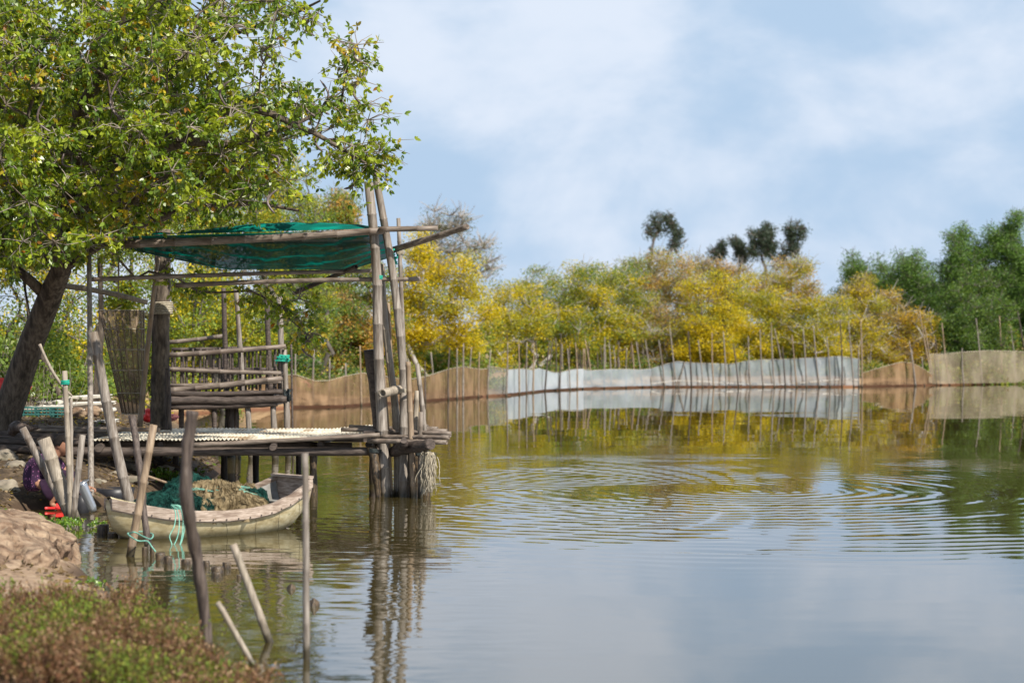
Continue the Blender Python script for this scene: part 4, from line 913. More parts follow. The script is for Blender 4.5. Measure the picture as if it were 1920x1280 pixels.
# green shade net over the frame
def shade_net():
    root_o = P(490, 440, 28)
    nu, nv = 150, 44; mb = MB(); folds = []
    def fn(u, v):
        x = 248 + (722 - 248) * u + 16 * v * u + 4 * math.sin(v * 9)
        yt = 443 - 12 * u; D = 27.5 + 2.5 * v
        hang = 505 - 42 * max(0, 0.38 - u) ** 1.3 * 3.2 - 28 * max(0, u - 0.82) / 0.18 * 0.9
        y = yt + (hang - yt) * (math.sin(v * math.pi * 0.55) ** 0.8 if v > 0 else 0)
        y += 5 * noise.noise(Vector((u * 5, v * 2.2, 0.3))) * math.sin(v * math.pi)
        y += 2.2 * math.sin(v * 26 + 3.2 * math.sin(u * 5)) * math.sin(v * math.pi)
        return P(x, y, D)
    mb.grid(fn, nu, nv)
    # the flap thrown back over the pole, showing above it
    def fn2(u, v):
        x = 285 + 430 * u; D = 27.5 + 0.35 * v
        y = 440 - 12 * u - (13 * math.sin(math.pi * min(1, (1 - u) * 1.15)) + 3 + 3.0 * noise.noise(Vector((u * 14, 1, 0)))) * math.sin(v * math.pi * 0.62)
        return P(x, y, D)
    mb.grid(fn2, 110, 8)
    o = mb.build('shade_net', MAT['net_shade'], None, origin=root_o)
    a = o.data.attributes.new('fold', 'FLOAT', 'POINT')
    vals = []
    for i in range(nu + 1):
        for j in range(nv + 1):
            u = i / nu; v = j / nv
            s_ = v * 5.2 + 0.55 * math.sin(u * 6.5 + 1) + 0.5 * noise.noise(Vector((u * 6, v * 1.5, 7))) + 0.18 * noise.noise(Vector((u * 25, v * 4, 2)))
            f = abs((s_ % 1) - 0.5) * 2
            vals.append(max(0.0, 1 - f / 0.22) * (0.5 + 0.5 * noise.noise(Vector((u * 9, v * 9, 1)))) + (1.0 if j in (0, nv) else 0) * 0.8)
    for i in range(111):
        for j in range(9):
            vals.append(0.25 + 0.75 * max(0, noise.noise(Vector((i * 0.12, j * 0.5, 4)))) + (0.5 if j == 8 else 0))
    a.data.foreach_set('value', np.clip(vals, 0, 1))
    tag(o, 'dark green shade net sagging from the bamboo frame above the jetty', 'shade net')
    e = MB()
    for k in range(9):
        pts = [P(738 + random.uniform(-3, 3), 462 + 5 * k * 0.6, 27.75 + random.uniform(-.1, .1)) + Vector((random.uniform(-.05, .05), 0, -0.035 * q + random.uniform(-.01, .01))) for q in range(5)]
        e.ring_tube(pts, 0.012, 5)
    e.build('bunched_edge', MAT['rope_teal'], o, origin=root_o)
shade_net()
# old frayed net hanging from the jetty end
def rag():
    c = P(803, 880, 27.2); mb = MB()
    for k in range(150):
        x = 803 + random.gauss(0, 5.2); y0 = 846 + random.uniform(0, 12); pts = []; xx = x; L_ = random.uniform(25, 80) * (1 - 0.03 * abs(x - 803)); D = 27.15 + random.uniform(-.08, .12)
        for q in range(9):
            xx += random.gauss(0, 1.7); f = q / 8
            pts.append(P(xx + 2.5 * math.sin(f * 3 + k * 0.2) , y0 + L_ * f, D))
        mb.ring_tube(pts, random.uniform(0.0025, 0.006), 4)
    def fn(u, v):
        a = P(790 + 24 * u + 3 * math.sin(v * 6), 847 + 78 * v * (0.8 + 0.2 * math.sin(u * 6)), 27.3)
        return a + Vector((0, 0.09 * math.sin(u * 12 + v * 2), 0))
    mb.grid(fn, 18, 16)
    o = mb.build('net_scrap', MAT['rope_pale'], None, origin=c); tag(o, 'frayed cream net scrap hanging from the jetty end over the water', 'net scrap')
rag()

# ------------------------------------------------------------------ posts, stakes and poles of the foreground and the bank
GS = 'stakes standing in the shallow water'
def W3(px, py, dz=-0.35): q = WP(px, py); q.z = dz; return q
def stake(name, pts, rr, m, label, group=GS, cat='stake', **kw):
    """pts: (px, py, D) from the base up; the base is driven down a little"""
    V_ = [P(*q) for q in pts]; d = (V_[1] - V_[0]).normalized(); V_[0] = V_[0] - d * 0.3
    return branchy(name, V_, rr, m, None, label, cat, group, **kw)
stake('driftwood_post', [(391, 1232, 13.5), (383, 1150, 13.5), (368, 1040, 13.45), (352, 950, 13.4), (349, 860, 13.4), (361, 770, 13.4)], [0.03, 0.034, 0.037, 0.042, 0.037, 0.038], 'driftwood', 'thick crooked brown driftwood post in the foreground water', rough=0.05, sub=8, n=14)
def bstake(bx, by, tx, ty, D, rpx, m, label, bend=0.0, node=0.3, group=GS, cat='stake', name='bamboo_stake', Dt=None):
    a = P(bx, by, D); b_ = P(tx, ty, Dt or D); d = (b_ - a).normalized(); r = rpx / F * D
    return bamboo(name, a - d * 0.3, b_, r, r * 0.9, m, None, bend, node, True, label, cat, group, n=12)
bstake(574, 1235, 572, 849, 13.44, 6.8, 'bamboo', 'straight upright bamboo stake in the foreground right of the boat', 0.003)
bstake(506, 1204, 437, 1020, 14.2, 8, 'bamboo_pale', 'pale bamboo stake leaning left with a split top, foreground water', 0, 0.4)
bstake(482, 1258, 408, 1128, 12.95, 6, 'bamboo_pale', 'thin pale stick leaning left at the very bottom of the photo', 0, 0.4)
bstake(244, 1042, 288, 796, 19.9, 8, 'bamboo_tan', 'tan bamboo stake leaning right across the bow of the boat', 0, 0.28)
stake('driftwood_stake', [(280, 1036, 20.3), (270, 960, 20.4), (262, 880, 20.5), (254, 820, 20.6), (247, 780, 20.7)], [0.034] * 5, 'driftwood', 'dark crooked stick standing behind the tan bamboo stake', rough=0.06)
bstake(246, 947, 175, 622, 25.6, 10, 'bamboo', 'long grey hollow bamboo pole leaning left from the boat bow', -0.03, 0.5, 'poles leaning by the jetty', 'pole', 'bamboo_pole')
bstake(137, 972, 82, 822, 24.1, 14, 'bamboo_pale', 'thickest pale bamboo stump leaning in front of the squatting person', 0, 0.28)
bstake(130, 968, 42, 802, 24.4, 8, 'bamboo', 'grey bamboo stake leaning far left beside the squatting person', 0, 0.4)
bstake(131, 970, 121, 695, 24.0, 5.5, 'bamboo_pale', 'slim upright pale bamboo with a green tie before the squatting person', 0.01, 0.32)
bstake(137, 965, 155, 815, 24.0, 6.5, 'bamboo', 'short grey bamboo stake leaning right beside the squatting person', 0, 0.35)
stake('forked_stick', [(135, 960, 24.6), (134, 850, 24.6), (133, 745, 24.6)], [0.02, 0.02, 0.017], 'twig', 'thin forked brown stick behind the slim pale bamboo', n=8)
branchy('leaning_stick', [P(74, 645, 24.5), P(95, 690, 24.5), P(118, 725, 24.5), P(135, 742, 24.55)], [0.016, 0.018, 0.017, 0.014], 'bamboo_pale', None, 'thin pale stick leaning across the slim bamboo with green tie', 'stick', n=8)
lashing(P(122, 717, 24.0), (0, 0, 1), 0.045, 3, 'rope_teal', name='green_tie', w=0.008)
tag(bpy.data.objects['green_tie'], 'small green string tied round the slim pale bamboo', 'rope')
# thick dead trunk by the jetty
tr = empty('dead_tree', P(300, 810, 30.6), 'thick dark upright dead trunk bound with rope behind the jetty deck', 'post')
branchy('trunk', [P(298, 815, 30.6), P(300, 700, 30.6), P(303, 560, 30.6), P(306, 430, 30.6)], [0.135, 0.125, 0.12, 0.105], 'bark', tr, rough=0.05, n=14)
lashing(P(303, 578, 30.6), (0, 0, 1), 0.15, 7, 'rope_pale', tr, w=0.012, name='rope_wrap')
branchy('side_stick', [P(317, 812, 30.4), P(315, 750, 30.4), P(314, 690, 30.4)], [0.05, 0.045, 0.035], 'driftwood', tr)
bamboo('pale_pole', P(276, 567, 30.2), P(108, 534, 30.2), 0.035, 0.045, 'bamboo_pale', None, 0.03, 0.5, True, 'long whitish curved pole slung between the leaning trunk and the dead trunk', 'pole', 'poles leaning by the jetty')
branchy('bare_branch', [P(222, 562, 29.6), P(222, 470, 29.6), P(218, 425, 29.6), P(192, 390, 29.5)], [0.01, 0.014, 0.016, 0.012], 'twig', None, 'bare hooked grey branch hanging beside the dead trunk', 'branch', n=6)

# tall conical basket trap
def basket():
    a = P(250, 775, 31.0); b_ = P(228, 582, 31.0)
    root = empty('basket_trap', a, 'tall narrow brown fish trap with hoops leaning by the dead trunk', 'fish trap')
    ax = (b_ - a); u = Vector((1, 0, 0)); v = ax.normalized().cross(u).normalized()
    def rad(f): return 0.16 + 0.16 * f
    mb = MB(); n = 40
    def fn(p, q): th = 2 * math.pi * p; return a + ax * q + (u * math.cos(th) + v * math.sin(th)) * rad(q) * (1 + 0.04 * math.sin(th * 7))
    mb.grid(fn, n, 16).build('netting', MAT['net_basket'], root)
    for f in (0.0, 0.2, 0.42, 0.62, 0.82, 1.0):
        pts = [a + ax * f + (u * math.cos(th) + v * math.sin(th)) * (rad(f) + 0.004) for th in [2 * math.pi * k / 24 for k in range(25)]]
        MB().ring_tube(pts, 0.007, 5).build('hoop', MAT['rope_pale'], root)
    for k in range(9):
        th = 2 * math.pi * k / 9
        MB().ring_tube([a + (u * math.cos(th) + v * math.sin(th)) * rad(0), b_ + (u * math.cos(th) + v * math.sin(th)) * rad(1)], 0.011, 6).build('rib', MAT['bamboo_tan'], root)
basket()

# ------------------------------------------------------------------ the wooden cage on stilts behind the jetty
def cage():
    D = 36.0; root = empty('wooden_cage', P(430, 800, D), 'dark wooden slatted cage on stilts behind the jetty deck', 'cage')
    def rl(name, x0, y0, x1, y1, r, m='bamboo_flat', d0=0, d1=0, **k): return bamboo(name, P(x0, y0, D + d0), P(x1, y1, D + d1), r, r * 0.9, m, root, 0.01, 0.4, **k)
    rl('rail', 312, 666, 536, 649, 0.045); rl('rail', 312, 642, 422, 629, 0.04, d0=2.4, d1=2.4); rl('rail', 318, 692, 532, 699, 0.04); rl('rail', 316, 732, 530, 709, 0.055)
    rl('rail', 322, 655, 520, 650, 0.035, 'log', 2.2, 2.2); rl('rail', 316, 690, 520, 692, 0.035, 'log', 2.2, 2.2); rl('rail', 316, 722, 528, 716, 0.03)
    for k in range(17):
        x = 326 + k * 12.4 + random.uniform(-2, 2)
        branchy('slat', [P(x, 738, D + 0.06), P(x + random.uniform(-2, 2), 660 + random.uniform(-6, 3) - 0.06 * (x - 320) * 0.8, D + 0.06)], [0.024, 0.02], 'log', root, n=6)
    for k in range(12):
        x = 330 + k * 17 + random.uniform(-2, 2)
        branchy('slat', [P(x, 730, D + 2.25), P(x + random.uniform(-3, 3), 652, D + 2.25)], [0.022, 0.02], 'log', root, n=6)
    MB().box((P(425, 747, D + 1.15)), (1.88, 2.3, 0.20)).build('floor_box', MAT['log'], root, smooth=False)
    log_ = lambda x0, y0, x1, y1, r, d: branchy('floor_log', [P(x0, y0, D + d), P((x0 + x1) / 2, (y0 + y1) / 2 + 2, D + d), P(x1, y1, D + d)], [r, r, r], 'log', root)
    log_(314, 750, 538, 748, 0.07, -0.08); log_(316, 763, 520, 756, 0.05, -0.06); log_(318, 738, 530, 734, 0.045, -0.05)
    for (bx, tx, ty, r, d, m_) in ((404, 402, 765, 0.05, 0, 'log'), (432, 430, 765, 0.10, 1.5, 'driftwood'), (448, 442, 762, 0.05, 0.2, 'driftwood'), (474, 464, 760, 0.055, 0, 'bamboo'), (518, 512, 755, 0.06, 0, 'bamboo'), (542, 533, 655, 0.055, 0.1, 'bamboo'), (550, 546, 645, 0.02, -0.2, 'log'), (340, 340, 760, 0.05, 0.2, 'log')):
        a = P(bx, 808, D + d); a.z = -0.4
        branchy('stilt', [a, P(tx, ty, D + d)], [r, r * 0.85], m_, root)
    for (bx, by, tx, ty, d, m_) in ((426, 672, 419, 540, 1.5, 'log'), (458, 668, 442, 540, 1.8, 'bamboo'), (530, 650, 524, 555, 0.3, 'bamboo'), (507, 652, 500, 560, 1.9, 'log')):
        branchy('upright', [P(bx, by + 90, D + d), P(tx, ty, D + d)], [0.055, 0.045], m_, root)
    lashing(P(533, 672, D + 0.1), (0.1, 0, 1), 0.08, 4, 'rope_teal', root, w=0.014, name='rope_knot')
    mb = MB()
    for k in range(7): mb.ring_tube([P(533, 670, D - 0.1), P(522 + random.uniform(-8, 25), 664 + random.uniform(-2, 14), D - 0.12), P(520 + random.uniform(-6, 28), 672 + random.uniform(-4, 10), D - 0.1)], 0.012, 5)
    mb.build('rope_ends', MAT['rope_teal'], root)
    mb = MB()
    for k in range(10): mb.ring_tube([P(540 + random.uniform(-8, 8), 735 + random.uniform(-6, 20), D - 0.1) for _ in range(3)], 0.02, 5)
    mb.build('cord_tangle', MAT['black_cord'], root)
cage()

# ------------------------------------------------------------------ boat
def hull_material():
    """grime, plank seams and scrapes on the boat's side"""
    m, t, b = principled('hull2'); tc = t.new('ShaderNodeTexCoord'); o = tc.outputs['Object']
    ax = Vector((1.72, 1.60, 0)).normalized(); a = t.vmath('DOT_PRODUCT', o, tuple(ax)); se = t.new('ShaderNodeSeparateXYZ'); t.l.new(o, se.inputs[0]); z = se.outputs[2]
    cb = t.new('ShaderNodeCombineXYZ'); t.put(cb.inputs[0], a); t.put(cb.inputs[2], z); v = cb.outputs[0]
    c = t.ramp(t.noise(t.vmath('MULTIPLY', v, (2.0, 1, 5)), 2.2, 8, 0.65), [(0.3, (0.18, 0.13, 0.06)), (0.46, (0.38, 0.31, 0.17)), (0.64, (0.54, 0.48, 0.32))])
    sc = t.smooth(t.noise(t.vmath('MULTIPLY', v, (3, 1, 9)), 3.5, 6, 0.7), 0.60, 0.68); c = t.mix(t.math('MULTIPLY', sc, 0.75), c, (0.09, 0.075, 0.05, 1))
    w1 = t.math('ADD', t.math('ADD', a, t.math('MULTIPLY', z, 0.55)), t.math('MULTIPLY', t.noise(v, 2.5, 3), 0.10))
    fr = t.math('FRACT', t.math('MULTIPLY', w1, 2.6)); seam = t.math('LESS_THAN', fr, 0.022)
    c = t.mix(t.math('MULTIPLY', seam, 0.8), c, (0.05, 0.04, 0.025, 1))
    low = t.math('SUBTRACT', 1.0, t.smooth(t.math('ADD', z, t.math('MULTIPLY', t.noise(v, 6, 4), 0.08)), 0.05, 0.13)); c = t.mix(t.math('MULTIPLY', low, 0.75), c, (0.10, 0.085, 0.04, 1))
    t.put(b.inputs['Base Color'], c); b.inputs['Roughness'].default_value = 0.65
    bn = t.new('ShaderNodeBump'); bn.inputs['Distance'].default_value = 0.006; t.put(bn.inputs['Height'], t.math('SUBTRACT', t.noise(v, 14, 6), t.math('MULTIPLY', seam, 0.8))); t.put(b.inputs['Normal'], bn.outputs[0])
hull_material()
def boat():
    A = Vector((-4.08, 21.55, 0)); B_ = Vector((-2.36, 23.15, 0)); ax = (B_ - A); Lb = ax.length; X = ax.normalized(); Y = Vector((X.y, -X.x, 0))   # Y points to the near side
    root = empty('wooden_boat', (A + B_) / 2, 'small weathered beige wooden boat heaped with nets, tied beside the jetty', 'boat')
    ts = [0, .04, .10, .2, .32, .45, .58, .70, .82, .92, 1.0]
    hw = [.05, .17, .29, .44, .53, .57, .57, .54, .47, .39, .30]
    sh = [.40, .37, .335, .29, .265, .255, .265, .295, .36, .44, .53]
    bt = [.27, .08, -.04, -.11, -.14, -.15, -.15, -.14, -.09, -.01, .12]
    def itp(l, t_):
        for i in range(len(ts) - 1):
            if ts[i] <= t_ <= ts[i + 1]:
                f = (t_ - ts[i]) / (ts[i + 1] - ts[i]); return l[i] + (l[i + 1] - l[i]) * (f * f * (3 - 2 * f) * 0.3 + f * 0.7)
        return l[-1]
    def sec(t_, s, k=1.0, lift=0.0):     # s in -1..1 across, k shrink for the inner skin
        w_, zt, zb = itp(hw, t_) * k, itp(sh, t_), itp(bt, t_) + lift
        a_ = abs(s); yy = w_ * (math.sin(min(1, a_ * 1.02) * math.pi / 2) ** 0.75); zz = zb + (zt - zb) * (1 - math.cos(a_ * math.pi / 2)) ** 0.85
        flare = 1.0
        return A + X * (t_ * Lb) + Y * (yy * flare * (1 if s >= 0 else -1)) + Vector((0, 0, zz))
    mb = MB(); nu, nv = 44, 28
    mb.grid(lambda u, v: sec(u, v * 2 - 1), nu, nv)
    # bow cap
    b0 = len(mb.v)
    for j in range(nv + 1): mb.v.append(tuple(sec(0, j / nv * 2 - 1)))
    mb.f.append(tuple(b0 + j for j in range(nv + 1)))
    hull = mb.build('hull', MAT['hull2'], root)
    MB().grid(lambda u, v: sec(0.012 + u * 0.976, (v * 2 - 1) * 0.995, 0.95, 0.03), nu, nv).build('inside', MAT['boat_inside'], root)
    for sgn, nm in ((1, 'gunwale'), (-1, 'gunwale')):      # broad plank along each side, proud of the hull
        mb = MB(); sect = [(-0.035, 0.012), (0.022, 0.018), (0.030, -0.09), (0.012, -0.105), (-0.03, -0.01)]
        nn = 46
        for i in range(nn + 1):
            t_ = i / nn; c = sec(t_, sgn); 
            dwn = sec(t_, sgn * 0.93)
            for (oy, oz) in sect:
                inward = (dwn - c); f = (-oz / max(0.02, -inward.z)) if oz < 0 else 0
                q = c + Y * (oy * sgn) + Vector((0, 0, oz)); 
                mb.v.append(tuple(q))
        k = len(sect)
        for i in range(nn):
            for j in range(k): mb.f.append((i * k + j, i * k + (j + 1) % k, (i + 1) * k + (j + 1) % k, (i + 1) * k + j))
        mb.f.append(tuple(range(k))); mb.f.append(tuple(nn * k + j for j in range(k)))
        gw = mb.build(nm, MAT['gunwale'], root, smooth=False)
        if sgn == 1:
            nb = MB()
            for i in range(15):
                c = sec(0.06 + i * 0.063, 1) + Y * 0.033 + Vector((0, 0, -0.075)); nb.ring_tube([c, c + Y * 0.006], 0.008, 6)
            nb.build('nail_heads', MAT['log'], gw)
    # stern board
    mb = MB(); pts = [sec(1.0, s / 8) for s in range(-8, 9)]
    for q in pts: mb.v.append(tuple(q + X * 0.012))
    for q in pts: mb.v.append(tuple(q - X * 0.02))
    n = len(pts); mb.f.append(tuple(range(n))); mb.f.append(tuple(reversed(range(n, 2 * n))))
    for j in range(n): mb.f.append((j, (j + 1) % n, n + (j + 1) % n, n + j))
    mb.build('transom', MAT['gunwale'], root, smooth=False)
    c = sec(1.0, 0); MB().box(A + X * (Lb * 0.985) + Vector((0, 0, 0.545)), (0.10, 0.64, 0.025), (X, Y, Vector((0, 0, 1)))).build('stern_cap', MAT['gunwale'], root, smooth=False)
    MB().box(A + X * (Lb * 0.80) + Vector((0, 0, 0.30)), (0.16, 0.84, 0.03), (X, Y, Vector((0, 0, 1)))).build('thwart', MAT['boat_inside'], root, smooth=False)
    # short rounded foredeck
    MB().grid(lambda u, v: sec(0.005 + u * 0.13, (v * 2 - 1) * 1.0) * 1 + Vector((0, 0, 0)) if abs(v - .5) > .499 else Vector((*(sec(0.005 + u * 0.13, -1).lerp(sec(0.005 + u * 0.13, 1), v)).xy, sec(0.005 + u * 0.13, 1).z + 0.035 * math.sin(v * math.pi) + 0.005)), 8, 12).build('foredeck', MAT['hull2'], root)
    return A, X, Y, Lb, sec
bA, bX, bY, bL, bsec = boat()

def heap(name, c, ax3, mat_, label, seed, amp=0.25, folds=10, ridge=0.06, seg=(72, 40), pull=0.0, cat='fishing net', tilt=0.0, group=None, floor=0.05):
    """draped net: a low mound with running pleats"""
    mb = MB(); c = Vector(c)
    def fn(u, v):
        th = u * 2 * math.pi; ph = v * math.pi * 0.5
        d = Vector((math.cos(th) * math.cos(ph), math.sin(th) * math.cos(ph), math.sin(ph)))
        n_ = noise.noise(d * 1.7 + Vector((seed, 0, 0))) * amp + noise.noise(d * 4.2 + Vector((0, seed, 0))) * amp * 0.4
        pl = 1 - abs(math.sin(th * folds / 2 + 2.5 * noise.noise(Vector((d.x * 2, d.y * 2, seed))) + v * 2.0)) 
        pl2 = abs(noise.noise(Vector((d.x * 9, d.y * 9, d.z * 3 + seed))))
        r = 1 + n_ + ridge * pl * (1 - v * 0.7) + ridge * 0.8 * pl2
        q = Vector((d.x * ax3[0] * r, d.y * ax3[1] * r, d.z * ax3[2] * r + floor * noise.noise(d * 6)))
        return c + bX * q.x + bY * q.y + Vector((0, 0, q.z + tilt * q.x))
    mb.grid(fn, *seg)
    for k in range(int(60 + folds * 6)):      # loose strands running over the pleats
        u0 = random.random(); v0 = random.uniform(0.0, 0.35); v1 = v0 + random.uniform(0.3, 0.7); du = random.uniform(-.10, .10); pts = []
        for q in range(9):
            f = q / 8; p_ = fn((u0 + du * f + 0.012 * math.sin(f * 9 + k)) % 1, min(0.98, v0 + (v1 - v0) * f)); d_ = (p_ - c); pts.append(p_ + d_.normalized() * random.uniform(0.002, 0.016))
        mb.ring_tube(pts, random.uniform(0.0025, 0.005), 3)
    o = mb.build(name, MAT[mat_], None, origin=c); return tag(o, label, cat, group)
GN = 'fishing nets heaped in the boat'
def bp(t_, s, z): return bA + bX * (t_ * bL) + bY * s + Vector((0, 0, z))
heap('green_net', bp(0.36, -0.05, 0.16), (0.48, 0.42, 0.27), 'net_green_heap', 'dark green net mound at the left of the net heap in the boat', 3.1, folds=14, ridge=0.12, group=GN)
heap('green_net', bp(0.52, -0.25, 0.26), (0.38, 0.28, 0.30), 'net_green_heap', 'topmost puffed green net at the back of the net heap', 8.7, folds=9, ridge=0.14, group=GN)
heap('tan_net', bp(0.53, 0.10, 0.15), (0.52, 0.42, 0.35), 'net_tan_heap', 'pleated tan net draped over the middle of the heap', 1.3, folds=26, ridge=0.16, amp=0.2, group=GN, seg=(140, 50))
heap('tan_net', bp(0.69, -0.06, 0.16), (0.30, 0.32, 0.30), 'net_tan_heap', 'smaller tan net bundle at the right end of the heap', 5.3, folds=18, ridge=0.12, group=GN)
heap('green_net', bp(0.72, 0.16, 0.22), (0.17, 0.16, 0.20), 'net_green_heap', 'small teal net lump near the stern end of the heap', 6.1, folds=7, ridge=0.14, group=GN)
heap('green_net', bp(0.40, 0.33, 0.17), (0.18, 0.14, 0.20), 'net_green_heap', 'teal net lump against the near gunwale behind the driftwood post', 2.1, folds=7, ridge=0.15, group=GN)
# loose net lines lying on the heap
mb = MB()
for k in range(26):
    t0 = random.uniform(0.36, 0.52); s0 = random.uniform(-0.1, 0.32); pts = []
    for q in range(7):
        t_ = t0 + 0.035 * q * random.choice([0.6, 1]); s_ = s0 + 0.045 * q * 0.8 + random.uniform(-.02, .02)
        z = 0.17 + 0.33 * math.sqrt(max(0.0, 1 - ((t_ - 0.53) / 0.30) ** 2 * 0.8 - ((s_ - 0.08) / 0.42) ** 2 * 0.9)) + random.uniform(-.01, .02)
        pts.append(bp(t_, s_, z))
    mb.ring_tube(pts, 0.004, 4)
tag(mb.build('string_tangle', MAT['rope_green'], None, origin=bp(0.5, 0.2, 0.5)), 'loose green cords lying over the tan net in the boat', 'cord')
bamboo('rod', bp(0.30, -0.55, 0.62), bp(0.52, -0.50, 0.44), 0.016, 0.014, 'bamboo_tan', None, 0, 0.3, True, 'short tan bamboo rod lying behind the green nets', 'rod')
# mooring ropes over the gunwale
def rope(name, pts3, r, m, label, parent=None):
    o = MB().ring_tube(smooth_path(pts3), r, 6).build(name, MAT[m], parent, origin=None if parent is not None else pts3[0]); return tag(o, label, 'rope') if label else o
DR = 21.25
rt = empty('mooring_rope', P(330, 950, DR), 'pale green rope looped over the boat side and hanging into the water', 'rope')
for pts in ([(322, 950), (329, 960), (327, 985), (318, 1005), (322, 1022), (310, 1035)], [(330, 948), (336, 975), (333, 1005), (322, 1028), (312, 1037)], [(338, 950), (343, 975), (341, 1005), (336, 1025), (333, 1038)], [(332, 946), (345, 955), (346, 985), (342, 1010), (334, 1030)]):
    MB().ring_tube(smooth_path([P(x, y, DR - 0.02 - 0.25 * (y - 950) / 90) for x, y in pts]), 0.006, 5).build('strand', MAT['rope_green'], rt)
mb = MB()
for k in range(12):
    a = random.uniform(0, 6.28); mb.ring_tube(smooth_path([P(330 + 7 * math.cos(a + q * 1.3) + random.uniform(-2, 2), 950 + 4 * math.sin(a + q * 1.7), DR - 0.03) for q in range(5)]), 0.006, 5)
mb.build('knot', MAT['rope_green'], rt)
rope('tie_rope', [P(244, 1000, 19.6), P(252, 997, 19.5), P(268, 1005, 19.8), P(282, 1010, 20.1), P(287, 1002, 20.3), P(277, 998, 20.4), P(262, 996, 20.3), P(246, 998, 20.0), P(240, 1001, 19.8), P(258, 1013, 19.6), P(276, 1014, 19.9), P(285, 1025, 19.9), P(292, 1034, 19.9)], 0.007, 'rope_green', 'green rope joining the tan bamboo stake to the dark stick')

# ------------------------------------------------------------------ cut stumps and bits in the water
GC = 'row of cut stumps in the shallows'
def stump(px, py, hpx, rpx, label, lean=0, m='wet_wood', D=None, tilt=0.0):
    D = D or DW(py); a = P(px, py, D); a.z = -0.2; h = hpx / F * D * 0.8; r = rpx / F * D
    b_ = Vector((a.x + lean / F * D, D + tilt, h))
    mid = (a + b_) / 2
    mb = MB(); mb.ring_tube([a, mid, b_ - Vector((0, 0, 0.012)), b_], [r, r * 1.02, r, r * 0.9], 12)
    for i, v in enumerate(mb.v):
        vv = Vector(v); mb.v[i] = tuple(vv + Vector((noise.noise(vv * 14), noise.noise(vv * 14 + Vector((5, 0, 0))), noise.noise(vv * 20) * 0.6)) * r * 0.28)
    o = mb.build('stump', MAT[m], None, origin=a); tag(o, label, 'stump', GC)
stump(193, 1000, 22, 11, 'broad tall stump left of the boat bow nearest the bank')
stump(212, 1004, 8, 10, 'low dark stump touching the boat bow')
stump(271, 1042, 22, 4.5, 'thin stump at the foot of the dark stick, left of a pair')
stump(285, 1040, 24, 4.5, 'thin stump at the foot of the dark stick, right of a pair')
stump(301, 1050, 18, 9, 'wide flat-topped stump just right of the thin pair')
stump(315, 1056, 18, 7.5, 'stump in front of the wide flat-topped one')
stump(349, 1058, 12, 8.5, 'low stump alone just left of the driftwood post')
stump(387, 1062, 14, 6.5, 'low stump just right of the driftwood post')
stump(424, 1066, 15, 7.5, 'tallest stump of the clustered three', 1)
stump(411, 1074, 16, 11, 'wide slanting stump of the clustered three', -3)
stump(404, 1082, 12, 8, 'nearest wet stump of the clustered three', 3)
stump(449, 1084, 10, 5, 'small stump behind the pale leaning stake')
def chip(px, py, s, label, sd):
    c = WP(px, py); mb = MB(); 
    pts = [(-1, 0, -.3), (-.4, -.5, -.4), (.6, -.4, -.3), (1.0, .1, -.3), (.3, .6, -.3), (-.6, .5, -.3), (-.7, 0, .5), (.1, -.2, 1.1), (.7, .1, .5), (0, .4, .7)]
    mb.v = [tuple(c + Vector((p[0], p[1] * 2, (p[2] if p[2] > 0 else -1.0))) * s * 1.3) for p in pts]
    mb.f = [(0, 1, 6), (1, 7, 6), (1, 2, 7), (2, 8, 7), (2, 3, 8), (3, 4, 8), (4, 9, 8), (4, 5, 9), (5, 6, 9), (5, 0, 6), (6, 7, 9), (7, 8, 9), (0, 5, 4, 3, 2, 1)]
    tag(mb.build('wood_chunk', MAT['wet_wood'], None, origin=c, smooth=False), label, 'wood chunk', 'wood chunks floating')
chip(546, 1104, 0.035, 'tiny dark wood chunk floating left of the straight stake', 1)
chip(588, 1135, 0.045, 'dark wood chunk poking up right behind the straight stake', 2)

# ------------------------------------------------------------------ rocks
def rock(name, c, sz, label, seed, m='rock', group='rocks on the bank', amp=0.28, seg=3, cat='rock', fr=1.4):
    import bmesh
    bm = bmesh.new(); bmesh.ops.create_icosphere(bm, subdivisions=seg + 1, radius=1.0)
    sd = Vector((seed * 3.7, seed * 1.3, seed))
    for v in bm.verts:
        n_ = noise.noise(v.co * fr + sd) * amp + noise.noise(v.co * fr * 2.6 + sd) * amp * 0.4 + noise.noise(v.co * fr * 7 + sd) * amp * 0.13
        v.co = v.co * (1 + n_)
        v.co = Vector((v.co.x * sz[0], v.co.y * sz[1], v.co.z * sz[2]))
    me = bpy.data.meshes.new(name); bm.to_mesh(me); bm.free(); me.polygons.foreach_set('use_smooth', [True] * len(me.polygons)); me.materials.append(MAT[m])
    o = link(name, me, None, c); tag(o, label, cat, group); return o
bo = rock('boulder', (-4.90, 19.0, 0.03), (0.96, 2.9, 0.46), 'large sunlit reddish tan cracked boulder sloping into the water at the left edge', 2.0, 'sandstone', seg=6, amp=0.16, fr=1.9)
bo.rotation_euler.z = 0.17
for v_ in bo.data.vertices:      # eroded steps and pits
    c_ = v_.co; st = noise.noise(Vector((c_.x * 2.2, c_.y * 1.4, c_.z * 6))); rd = abs(noise.noise(Vector((c_.x * 3.5 + 4, c_.y * 2.2, c_.z * 5))))
    c_.z += 0.05 * st - 0.07 * max(0, 0.12 - rd) / 0.12; c_.x += 0.035 * noise.noise(Vector((c_.x * 7, c_.y * 6, c_.z * 9)))
rock('boulder', P(-8, 935, 25.9), (0.42, 0.5, 0.24), 'flat rock at the feet of the squatting person', 7.0, seg=4)
